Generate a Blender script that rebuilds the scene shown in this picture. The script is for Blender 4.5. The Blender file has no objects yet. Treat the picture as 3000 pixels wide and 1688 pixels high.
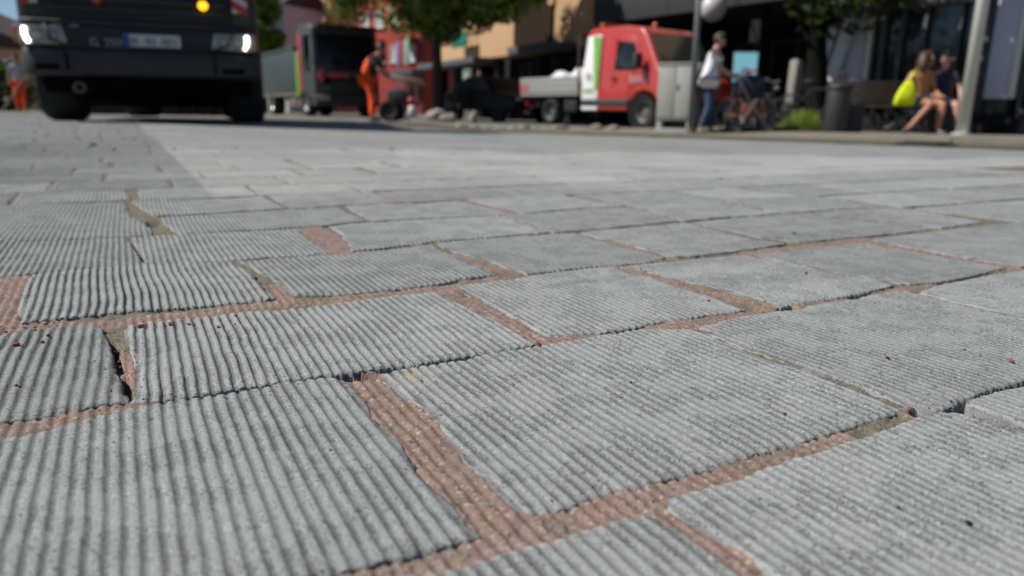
import bpy, bmesh, math, random
import numpy as np
from mathutils import Vector, Matrix, Euler, Quaternion

random.seed(7)
RNG = np.random.default_rng(11)
scene = bpy.context.scene
COL = scene.collection
rad = math.radians

# ------------------------------------------------------------------ camera
CAM_H = 0.17
cam_d = bpy.data.cameras.new("camera")
cam = bpy.data.objects.new("camera", cam_d)
COL.objects.link(cam)
_p, _r = rad(13.8), rad(0.9)
_f = Vector((0, math.cos(_p), -math.sin(_p)))
_R0 = Vector((1, 0, 0)); _U0 = _R0.cross(_f)
_R = _R0 * math.cos(_r) + _U0 * math.sin(_r); _U = _R.cross(_f)
cam.matrix_world = Matrix(((_R.x, _U.x, -_f.x, 0), (_R.y, _U.y, -_f.y, 0), (_R.z, _U.z, -_f.z, CAM_H), (0, 0, 0, 1)))
cam_d.sensor_width = 36
cam_d.lens = 25.2
cam_d.clip_start = 0.02
cam_d.clip_end = 2000
cam_d.dof.use_dof = True
cam_d.dof.focus_distance = 0.50
cam_d.dof.aperture_fstop = 6.2
scene.camera = cam

# ------------------------------------------------------------------ sky and sun
SUN_EL = rad(47)
SUN_DIR = Vector((-0.985, -0.04, 0)).normalized() * math.cos(SUN_EL) + Vector((0, 0, math.sin(SUN_EL)))
world = bpy.data.worlds.new("World")
scene.world = world
world.use_nodes = True
nt = world.node_tree
bg = nt.nodes["Background"]
sky = nt.nodes.new("ShaderNodeTexSky")
sky.sky_type = 'NISHITA'
sky.sun_disc = False
sky.sun_elevation = SUN_EL
sky.sun_rotation = math.atan2(SUN_DIR.x, SUN_DIR.y)
sky.altitude = 2200
sky.air_density = 1.0
sky.dust_density = 0.0
sky.ozone_density = 2.5
nt.links.new(sky.outputs[0], bg.inputs[0])
bg.inputs[1].default_value = 0.072
sun_d = bpy.data.lights.new("sun", 'SUN')
sun_d.energy = 5.0
sun_d.angle = rad(0.53)
sun_d.color = (1.0, 0.95, 0.875)
sun = bpy.data.objects.new("sun", sun_d)
COL.objects.link(sun)
sun.rotation_euler = (-SUN_DIR).to_track_quat('-Z', 'Y').to_euler()
scene.view_settings.view_transform = 'Standard'
scene.view_settings.look = 'None'
scene.view_settings.gamma = 1
scene.view_settings.exposure = 0.12
scene.view_settings.use_curve_mapping = False
scene.render.engine = 'CYCLES'
scene.cycles.use_denoising = True
scene.cycles.max_bounces = 6
scene.cycles.diffuse_bounces = 3
scene.cycles.glossy_bounces = 3
scene.cycles.transmission_bounces = 4
scene.cycles.transparent_max_bounces = 6
scene.cycles.caustics_reflective = False
scene.cycles.caustics_refractive = False

# ------------------------------------------------------------------ small maths
def sm(t):
    t = np.clip(t, 0, 1)
    return t * t * (3 - 2 * t)

def gz(x, y):
    """height of the ground: the square is flat near the camera and falls a little towards the far street"""
    x = np.asarray(x, float); y = np.asarray(y, float)
    return -np.minimum(.0165 * np.maximum(0, y - 3.5), .15) * np.maximum(sm((x + 4.5) / 4.5), .5 * sm((y - 11) / 4))

def gzf(x, y):
    return float(gz(x, y))

def vn(x, y, seed=0):
    """value noise in 0..1"""
    xi = np.floor(x).astype(np.int64); yi = np.floor(y).astype(np.int64)
    fx = x - xi; fy = y - yi
    fx = fx * fx * (3 - 2 * fx); fy = fy * fy * (3 - 2 * fy)
    def h(a, b):
        n = (a * 374761393 + b * 668265263 + seed * 974634541) & 0xffffffff
        n = ((n ^ (n >> 13)) * 1274126177) & 0xffffffff
        return ((n ^ (n >> 16)) & 0xffff) / 65535.0
    return (h(xi, yi) * (1 - fx) + h(xi + 1, yi) * fx) * (1 - fy) + (h(xi, yi + 1) * (1 - fx) + h(xi + 1, yi + 1) * fx) * fy

E_S = np.array([math.sin(rad(61.9)), math.cos(rad(61.9))])     # along the courses of stones
E_T = np.array([-math.cos(rad(61.9)), math.sin(rad(61.9))])    # along the grooves
PITCH = 0.0070

def groove(x, y):
    """the sawn grooves run over stones and mortar alike: returns height (m) and profile 0..1"""
    s = x * E_S[0] + y * E_S[1]; t = x * E_T[0] + y * E_T[1]
    warp = (vn(s * 5, t * 7, 3) - .5) * .0060 + (vn(s * 30, t * 28, 4) - .5) * .0009 + (vn(s * 110, t * 90, 5) - .5) * .0008
    u = (s + warp) / PITCH
    k = np.floor(u); f = u - k
    prof = np.where(f < .50, 1 - .10 * np.abs(f - .25) / .25,
           np.where(f < .62, .90 * (1 - sm((f - .50) / .12)),
           np.where(f < .82, .06 * sm((f - .62) / .20), .06 + .84 * sm((f - .82) / .18))))
    amp = .00152 * (.75 + .5 * vn(k * 1.7, t * 9, 6)) * (.65 + .7 * vn(s * 4, t * 4, 8))
    return prof * amp - amp, prof

# ------------------------------------------------------------------ materials
def mnew(name):
    m = bpy.data.materials.new(name); m.use_nodes = True
    return m, m.node_tree.nodes, m.node_tree.links, m.node_tree.nodes["Principled BSDF"]

def N(ns, t, **kw):
    n = ns.new(t)
    for k, v in kw.items():
        setattr(n, k, v)
    return n

def noise(ns, ls, vec, scale, detail=3, rough=.55):
    n = ns.new("ShaderNodeTexNoise"); n.inputs["Scale"].default_value = scale
    n.inputs["Detail"].default_value = detail; n.inputs["Roughness"].default_value = rough
    ls.new(vec, n.inputs["Vector"]); return n.outputs["Fac"]

def ramp(ns, ls, fac, a, b, ca=(0, 0, 0, 1), cb=(1, 1, 1, 1)):
    r = ns.new("ShaderNodeValToRGB"); r.color_ramp.elements[0].position = a; r.color_ramp.elements[1].position = b
    r.color_ramp.elements[0].color = ca; r.color_ramp.elements[1].color = cb
    ls.new(fac, r.inputs[0]); return r.outputs[0]

def mix(ns, ls, fac, a, b, mode='MIX'):
    m = ns.new("ShaderNodeMix"); m.data_type = 'RGBA'; m.blend_type = mode
    for sock, v in ((m.inputs[0], fac), (m.inputs[6], a), (m.inputs[7], b)):
        if isinstance(v, (int, float)): sock.default_value = v
        elif isinstance(v, tuple): sock.default_value = v if len(v) == 4 else (*v, 1)
        else: ls.new(v, sock)
    return m.outputs[2]

def mth(ns, ls, op, a, b=0.0, clamp=False):
    m = ns.new("ShaderNodeMath"); m.operation = op; m.use_clamp = clamp
    for sock, v in ((m.inputs[0], a), (m.inputs[1], b)):
        if isinstance(v, (int, float)): sock.default_value = v
        else: ls.new(v, sock)
    return m.outputs[0]

_mats = {}
def pbr(name, col, rough=.6, metal=0., var=.12, scale=12., bump=0., bscale=80., spec=.5, coat=0., emit=None, estr=0.):
    """a plain procedural surface: colour broken up by two sizes of noise, optional relief"""
    if name in _mats: return _mats[name]
    m, ns, ls, b = mnew(name)
    tc = ns.new("ShaderNodeTexCoord")
    n1 = noise(ns, ls, tc.outputs["Object"], scale, 4)
    n2 = noise(ns, ls, tc.outputs["Object"], scale * 9, 2)
    lo = tuple(c * (1 - var) for c in col); hi = tuple(min(1, c * (1 + var)) for c in col)
    c = mix(ns, ls, n1, lo, hi)
    c = mix(ns, ls, mth(ns, ls, 'MULTIPLY', n2, var), c, tuple(x * .6 for x in col))
    ls.new(c, b.inputs["Base Color"])
    ls.new(mth(ns, ls, 'ADD', mth(ns, ls, 'MULTIPLY', n1, .16), rough - .08, True), b.inputs["Roughness"])
    b.inputs["Metallic"].default_value = metal
    b.inputs["Specular IOR Level"].default_value = spec
    b.inputs["Coat Weight"].default_value = coat
    b.inputs["Coat Roughness"].default_value = .06
    if emit:
        b.inputs["Emission Color"].default_value = (*emit, 1); b.inputs["Emission Strength"].default_value = estr
    if bump:
        bp = ns.new("ShaderNodeBump"); bp.inputs["Strength"].default_value = bump; bp.inputs["Distance"].default_value = .01
        ls.new(noise(ns, ls, tc.outputs["Object"], bscale, 4), bp.inputs["Height"]); ls.new(bp.outputs[0], b.inputs["Normal"])
    _mats[name] = m
    return m

def stone_material():
    m, ns, ls, b = mnew("grooved_granite")
    g = ns.new("ShaderNodeNewGeometry"); P = g.outputs["Position"]
    oi = ns.new("ShaderNodeObjectInfo")
    at = N(ns, "ShaderNodeAttribute", attribute_name="groove")
    tn = N(ns, "ShaderNodeAttribute", attribute_name="tone")
    fine = noise(ns, ls, P, 1600, 3, .65)
    mid = noise(ns, ls, P, 480, 3, .6)
    blot = noise(ns, ls, P, 9, 4, .6)
    big = noise(ns, ls, P, 1.7, 3, .5)
    c = mix(ns, ls, ramp(ns, ls, fine, .34, .58), (.165, .173, .172, 1), (.360, .374, .366, 1))
    c = mix(ns, ls, ramp(ns, ls, mid, .44, .72), c, (.395, .410, .402, 1))
    grit = noise(ns, ls, P, 900, 4, .75)
    c = mix(ns, ls, ramp(ns, ls, grit, .30, .47, (1, 1, 1, 1), (0, 0, 0, 1)), c, (.075, .078, .078, 1))
    c = mix(ns, ls, ramp(ns, ls, grit, .60, .76), c, (.52, .535, .525, 1))
    # sparse dark biotite grains and pale feldspar grains
    vo = N(ns, "ShaderNodeTexVoronoi"); vo.inputs["Scale"].default_value = 950; ls.new(P, vo.inputs["Vector"])
    sep = ns.new("ShaderNodeSeparateColor"); ls.new(vo.outputs["Color"], sep.inputs[0])
    c = mix(ns, ls, ramp(ns, ls, sep.outputs[0], .93, .96), c, (.085, .087, .088, 1))
    c = mix(ns, ls, ramp(ns, ls, sep.outputs[1], .95, .975), c, (.48, .49, .485, 1))
    # dirt settled in the grooves
    gd = mth(ns, ls, 'MULTIPLY', mth(ns, ls, 'SUBTRACT', 1.0, at.outputs["Fac"]), mth(ns, ls, 'ADD', mth(ns, ls, 'MULTIPLY', blot, .5), .60), True)
    c = mix(ns, ls, gd, c, (.098, .092, .083, 1))
    # ragged, dirty flanks of the ridges
    flank = mth(ns, ls, 'MULTIPLY', mth(ns, ls, 'MULTIPLY', at.outputs["Fac"], mth(ns, ls, 'SUBTRACT', 1.0, at.outputs["Fac"])), 4.0)
    c = mix(ns, ls, mth(ns, ls, 'MULTIPLY', mth(ns, ls, 'MULTIPLY', flank, .6), ramp(ns, ls, noise(ns, ls, P, 700, 3, .7), .40, .60)), c, (.075, .070, .062, 1))
    # smears of trodden-in dirt and polished pale patches
    sme = noise(ns, ls, P, 23, 5, .65)
    c = mix(ns, ls, mth(ns, ls, 'MULTIPLY', ramp(ns, ls, sme, .54, .78), .15), c, (.17, .165, .152, 1))
    c = mix(ns, ls, mth(ns, ls, 'MULTIPLY', ramp(ns, ls, sme, .50, .30), .20), c, (.43, .435, .42, 1))
    # stone to stone and patchy wear
    v = mth(ns, ls, 'ADD', mth(ns, ls, 'MULTIPLY', oi.outputs["Random"], .24), mth(ns, ls, 'MULTIPLY', tn.outputs["Fac"], .22))
    v = mth(ns, ls, 'ADD', v, mth(ns, ls, 'MULTIPLY', blot, .20))
    v = mth(ns, ls, 'ADD', v, mth(ns, ls, 'MULTIPLY', big, .16))
    v = mth(ns, ls, 'ADD', v, .56)
    cc = ns.new("ShaderNodeCombineColor")
    for i in range(3): ls.new(v, cc.inputs[i])
    c = mix(ns, ls, 1.0, c, cc.outputs[0], 'MULTIPLY')
    # pale sandy dust swept over the paving to the right of one straight edge
    sx = ns.new("ShaderNodeSeparateXYZ"); ls.new(P, sx.inputs[0])
    s = mth(ns, ls, 'ADD', mth(ns, ls, 'MULTIPLY', sx.outputs[0], float(E_S[0])), mth(ns, ls, 'MULTIPLY', sx.outputs[1], float(E_S[1])))
    t = mth(ns, ls, 'ADD', mth(ns, ls, 'MULTIPLY', sx.outputs[0], float(E_T[0])), mth(ns, ls, 'MULTIPLY', sx.outputs[1], float(E_T[1])))
    d = mth(ns, ls, 'MULTIPLY', ramp(ns, ls, s, .140, .150), ramp(ns, ls, mth(ns, ls, 'MULTIPLY', t, .1), .138, .165))
    d = mth(ns, ls, 'MULTIPLY', d, ramp(ns, ls, big, .10, .80))
    c = mix(ns, ls, mth(ns, ls, 'MULTIPLY', d, .50), c, (.43, .425, .39, 1))
    # a damp darker patch on the left
    wt = mth(ns, ls, 'MULTIPLY', ramp(ns, ls, s, .138, .148, (1, 1, 1, 1), (0, 0, 0, 1)), ramp(ns, ls, mth(ns, ls, 'MULTIPLY', t, .1), .27, .30))
    wt = mth(ns, ls, 'MULTIPLY', wt, ramp(ns, ls, mth(ns, ls, 'MULTIPLY', t, .1), .46, .52, (1, 1, 1, 1), (0, 0, 0, 1)))
    c = mix(ns, ls, mth(ns, ls, 'MULTIPLY', wt, .38), c, (.15, .15, .135, 1))
    c = mix(ns, ls, 1.0, c, (.978, 1.0, 1.018, 1), 'MULTIPLY')
    # an ochre stain on one stone
    vd = N(ns, "ShaderNodeVectorMath", operation='DISTANCE'); ls.new(P, vd.inputs[0]); vd.inputs[1].default_value = (-.062, .445, 0)
    stn = mth(ns, ls, 'MULTIPLY', ramp(ns, ls, vd.outputs["Value"], .004, .018, (1, 1, 1, 1), (0, 0, 0, 1)), ramp(ns, ls, noise(ns, ls, P, 140, 2), .45, .6))
    c = mix(ns, ls, mth(ns, ls, 'MULTIPLY', stn, .7), c, (.36, .27, .12, 1))
    ls.new(c, b.inputs["Base Color"])
    # mica: a few grains are glossy facets
    mica = ramp(ns, ls, sep.outputs[2], .975, .985)
    ls.new(mth(ns, ls, 'SUBTRACT', .82, mth(ns, ls, 'MULTIPLY', mica, .6)), b.inputs["Roughness"])
    b.inputs["Specular IOR Level"].default_value = .14
    bp = ns.new("ShaderNodeBump"); bp.inputs["Strength"].default_value = .30; bp.inputs["Distance"].default_value = .0004
    hh = mth(ns, ls, 'ADD', noise(ns, ls, P, 1300, 3, .7), mth(ns, ls, 'MULTIPLY', noise(ns, ls, P, 420, 2), .6))
    hh = mth(ns, ls, 'ADD', hh, mth(ns, ls, 'MULTIPLY', mica, .35))
    ls.new(hh, bp.inputs["Height"]); ls.new(bp.outputs[0], b.inputs["Normal"])
    return m

def mortar_material():
    m, ns, ls, b = mnew("joint_mortar")
    g = ns.new("ShaderNodeNewGeometry"); P = g.outputs["Position"]
    pk = N(ns, "ShaderNodeAttribute", attribute_name="pink")
    at = N(ns, "ShaderNodeAttribute", attribute_name="groove")
    fine = noise(ns, ls, P, 620, 4, .75); blot = noise(ns, ls, P, 45, 5, .65)
    pinkc = mix(ns, ls, ramp(ns, ls, fine, .32, .60), (.160, .110, .090, 1), (.345, .250, .213, 1))
    pinkc = mix(ns, ls, ramp(ns, ls, blot, .42, .70), pinkc, (.205, .158, .118, 1))
    vo = N(ns, "ShaderNodeTexVoronoi"); vo.inputs["Scale"].default_value = 640; ls.new(P, vo.inputs["Vector"])
    sep = ns.new("ShaderNodeSeparateColor"); ls.new(vo.outputs["Color"], sep.inputs[0])
    pinkc = mix(ns, ls, ramp(ns, ls, sep.outputs[0], .90, .95), pinkc, (.46, .36, .31, 1))
    pinkc = mix(ns, ls, ramp(ns, ls, sep.outputs[1], .92, .95), pinkc, (.26, .13, .10, 1))
    sand = mix(ns, ls, ramp(ns, ls, fine, .35, .62), (.070, .062, .044, 1), (.230, .205, .150, 1))
    c = mix(ns, ls, pk.outputs["Fac"], sand, pinkc)
    c = mix(ns, ls, mth(ns, ls, 'MULTIPLY', mth(ns, ls, 'SUBTRACT', 1.0, at.outputs["Fac"]), .55), c, (.125, .085, .065, 1))
    dk = noise(ns, ls, P, 130, 4, .7)
    c = mix(ns, ls, mth(ns, ls, 'MULTIPLY', ramp(ns, ls, dk, .54, .72), .6), c, (.070, .060, .046, 1))
    ls.new(c, b.inputs["Base Color"]); b.inputs["Roughness"].default_value = .9; b.inputs["Specular IOR Level"].default_value = .2
    bp = ns.new("ShaderNodeBump"); bp.inputs["Strength"].default_value = .6; bp.inputs["Distance"].default_value = .0009
    ls.new(mth(ns, ls, 'ADD', noise(ns, ls, P, 900, 3, .7), noise(ns, ls, P, 320, 2)), bp.inputs["Height"]); ls.new(bp.outputs[0], b.inputs["Normal"])
    return m

def leaf_material(name, a, b_, c_):
    m, ns, ls, b = mnew(name)
    g = ns.new("ShaderNodeNewGeometry")
    n = noise(ns, ls, g.outputs["Position"], 1.1, 2); r = g.outputs["Random Per Island"]
    c = mix(ns, ls, r, a, b_); c = mix(ns, ls, ramp(ns, ls, n, .4, .65), c, c_)
    ls.new(c, b.inputs["Base Color"]); b.inputs["Roughness"].default_value = .5
    tr = ns.new("ShaderNodeBsdfTranslucent"); ls.new(mix(ns, ls, .5, c, (.14, .22, .02, 1)), tr.inputs[0])
    mx = ns.new("ShaderNodeMixShader"); mx.inputs[0].default_value = .35
    ls.new(b.outputs[0], mx.inputs[1]); ls.new(tr.outputs[0], mx.inputs[2])
    ls.new(mx.outputs[0], ns["Material Output"].inputs[0])
    return m

def glass_dark(name, tint=(.01, .013, .015), rough=.04):
    return pbr(name, tint, rough + .08, 0, .1, 3, spec=.6)

# ------------------------------------------------------------------ mesh builders
def mesh_np(name, co, quads, tris=None):
    me = bpy.data.meshes.new(name)
    co = np.asarray(co, np.float32); quads = np.asarray(quads, np.int32).reshape(-1, 4)
    me.vertices.add(len(co)); me.vertices.foreach_set("co", co.ravel())
    nl = quads.size; nf = len(quads)
    idx = quads.ravel(); starts = np.arange(nf, dtype=np.int32) * 4
    if tris is not None and len(tris):
        tris = np.asarray(tris, np.int32).reshape(-1, 3)
        idx = np.concatenate([idx, tris.ravel()]); starts = np.concatenate([starts, nl + np.arange(len(tris), dtype=np.int32) * 3])
        nl += tris.size; nf += len(tris)
    me.loops.add(nl); me.loops.foreach_set("vertex_index", idx)
    me.polygons.add(nf); me.polygons.foreach_set("loop_start", starts)
    me.update(calc_edges=True)
    return me

def smooth(me, on=True):
    me.polygons.foreach_set("use_smooth", np.full(len(me.polygons), on, bool))

def link(name, me, parent=None, mat=None):
    o = bpy.data.objects.new(name, me); COL.objects.link(o)
    if parent is not None: o.parent = parent
    if mat is not None: me.materials.append(mat)
    return o

def tag(o, label=None, cat=None, group=None, kind=None):
    for k, v in (('label', label), ('category', cat), ('group', group), ('kind', kind)):
        if v: o[k] = v
    return o

def thing(name, label, cat, loc=(0, 0, 0), rotz=0., group=None):
    o = bpy.data.objects.new(name, None); COL.objects.link(o)
    o.location = loc; o.rotation_euler = (0, 0, rotz); o.empty_display_size = .2
    return tag(o, label, cat, group)

class MB:
    """collects shapes; build() makes ONE mesh object of them"""
    def __init__(s): s.v = []; s.f = []
    def add(s, vs, fs):
        n = len(s.v); s.v += [tuple(v) for v in vs]; s.f += [tuple(i + n for i in f) for f in fs]; return s
    def box(s, c, d, rot=None):
        x, y, z = (k / 2 for k in d)
        vs = [Vector(p) for p in ((-x, -y, -z), (x, -y, -z), (x, y, -z), (-x, y, -z), (-x, -y, z), (x, -y, z), (x, y, z), (-x, y, z))]
        if rot: M = Euler(rot).to_matrix(); vs = [M @ v for v in vs]
        return s.add([v + Vector(c) for v in vs], [(3, 2, 1, 0), (4, 5, 6, 7), (0, 1, 5, 4), (1, 2, 6, 5), (2, 3, 7, 6), (3, 0, 4, 7)])
    def prism(s, pts, axis, a, b):
        """outline pts (2-D) pulled along axis from a to b; for axis 'y' pts are (x,z), for 'x' (y,z), for 'z' (x,y)"""
        def mk(p, w): return {'y': (p[0], w, p[1]), 'x': (w, p[0], p[1]), 'z': (p[0], p[1], w)}[axis]
        n = len(pts)
        return s.add([mk(p, a) for p in pts] + [mk(p, b) for p in pts],
                     [tuple(range(n)), tuple(range(2 * n - 1, n - 1, -1))] + [(i, i + n, (i + 1) % n + n, (i + 1) % n) for i in range(n)])
    def tube(s, pts, r, n=8, cap=True):
        pts = [Vector(p) for p in pts]; rr = r if isinstance(r, (list, tuple)) else [r] * len(pts)
        vs = []; fs = []
        for i, p in enumerate(pts):
            d = (pts[min(i + 1, len(pts) - 1)] - pts[max(i - 1, 0)]).normalized()
            a = d.cross(Vector((0, 0, 1)) if abs(d.z) < .9 else Vector((1, 0, 0))).normalized(); b = d.cross(a)
            vs += [p + (a * math.cos(2 * math.pi * k / n) + b * math.sin(2 * math.pi * k / n)) * rr[i] for k in range(n)]
        for i in range(len(pts) - 1):
            fs += [(i * n + k, i * n + (k + 1) % n, (i + 1) * n + (k + 1) % n, (i + 1) * n + k) for k in range(n)]
        if cap: fs += [tuple(range(n - 1, -1, -1)), tuple(range((len(pts) - 1) * n, len(pts) * n))]
        return s.add(vs, fs)
    def lathe(s, prof, axis='z', n=24, c=(0, 0, 0), closed=False):
        """prof: (radius, height) along the axis"""
        vs = []; m = len(prof)
        for k in range(n):
            a = 2 * math.pi * k / n; ca, sa = math.cos(a), math.sin(a)
            for r, h in prof:
                p = {'z': (r * ca, r * sa, h), 'y': (r * ca, h, r * sa), 'x': (h, r * ca, r * sa)}[axis]
                vs.append((p[0] + c[0], p[1] + c[1], p[2] + c[2]))
        fs = []
        for k in range(n):
            k2 = (k + 1) % n
            for i in range(m if closed else m - 1):
                fs.append((k * m + i, k2 * m + i, k2 * m + (i + 1) % m, k * m + (i + 1) % m))
        return s.add(vs, fs)
    def ball(s, c, r, n=12, m=8):
        r = r if isinstance(r, (list, tuple)) else (r, r, r)
        vs = [(c[0], c[1], c[2] - r[2])]; fs = []
        for i in range(1, m):
            t = math.pi * i / m
            for k in range(n):
                a = 2 * math.pi * k / n
                vs.append((c[0] + r[0] * math.sin(t) * math.cos(a), c[1] + r[1] * math.sin(t) * math.sin(a), c[2] - r[2] * math.cos(t)))
        vs.append((c[0], c[1], c[2] + r[2]))
        for k in range(n):
            k2 = (k + 1) % n
            fs.append((0, 1 + k2, 1 + k))
            for i in range(m - 2): fs.append((1 + i * n + k, 1 + i * n + k2, 1 + (i + 1) * n + k2, 1 + (i + 1) * n + k))
            fs.append((1 + (m - 2) * n + k, 1 + (m - 2) * n + k2, len(vs) - 1))
        return s.add(vs, fs)
    def build(s, name, mat, parent=None, bevel=0., sm_=False, seg=2):
        bm = bmesh.new(); vv = [bm.verts.new(v) for v in s.v]
        for f in s.f:
            try: bm.faces.new([vv[i] for i in f])
            except ValueError: pass
        bmesh.ops.recalc_face_normals(bm, faces=bm.faces)
        if bevel:
            es = [e for e in bm.edges if len(e.link_faces) == 2 and e.calc_face_angle(0) > .45]
            bmesh.ops.bevel(bm, geom=es, offset=bevel, segments=seg, affect='EDGES', profile=.5, clamp_overlap=True)
        me = bpy.data.meshes.new(name); bm.to_mesh(me); bm.free()
        if sm_ or bevel: smooth(me)
        return link(name, me, parent, mat)

def box(name, c, d, mat, parent, bevel=0., rot=None):
    return MB().box(c, d, rot).build(name, mat, parent, bevel)

def text(name, body, size, mat, parent, loc, rot, extrude=.002, align='CENTER'):
    cu = bpy.data.curves.new(name, 'FONT'); cu.body = body; cu.size = size; cu.extrude = extrude
    cu.align_x = align; cu.align_y = 'CENTER'
    tmp = bpy.data.objects.new("tmp_text", cu); COL.objects.link(tmp)
    dg = bpy.context.evaluated_depsgraph_get(); dg.update()
    me = bpy.data.meshes.new_from_object(tmp.evaluated_get(dg))
    bpy.data.objects.remove(tmp); bpy.data.curves.remove(cu)
    me.name = name
    o = link(name, me, parent, mat); me.materials.clear(); me.materials.append(mat)
    o.location = loc; o.rotation_euler = rot
    return o

def dup(root, loc, rotz, label=None, group=None):
    r = root.copy(); COL.objects.link(r); r.location = loc; r.rotation_euler = (0, 0, rotz)
    if label: r['label'] = label
    if group: r['group'] = group
    for ch in root.children:
        c = ch.copy(); COL.objects.link(c); c.parent = r
        for g in ch.children:
            d = g.copy(); COL.objects.link(d); d.parent = c
    return r
# ------------------------------------------------------------------ the paving
M_STONE = stone_material()
M_MORTAR = mortar_material()

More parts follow.
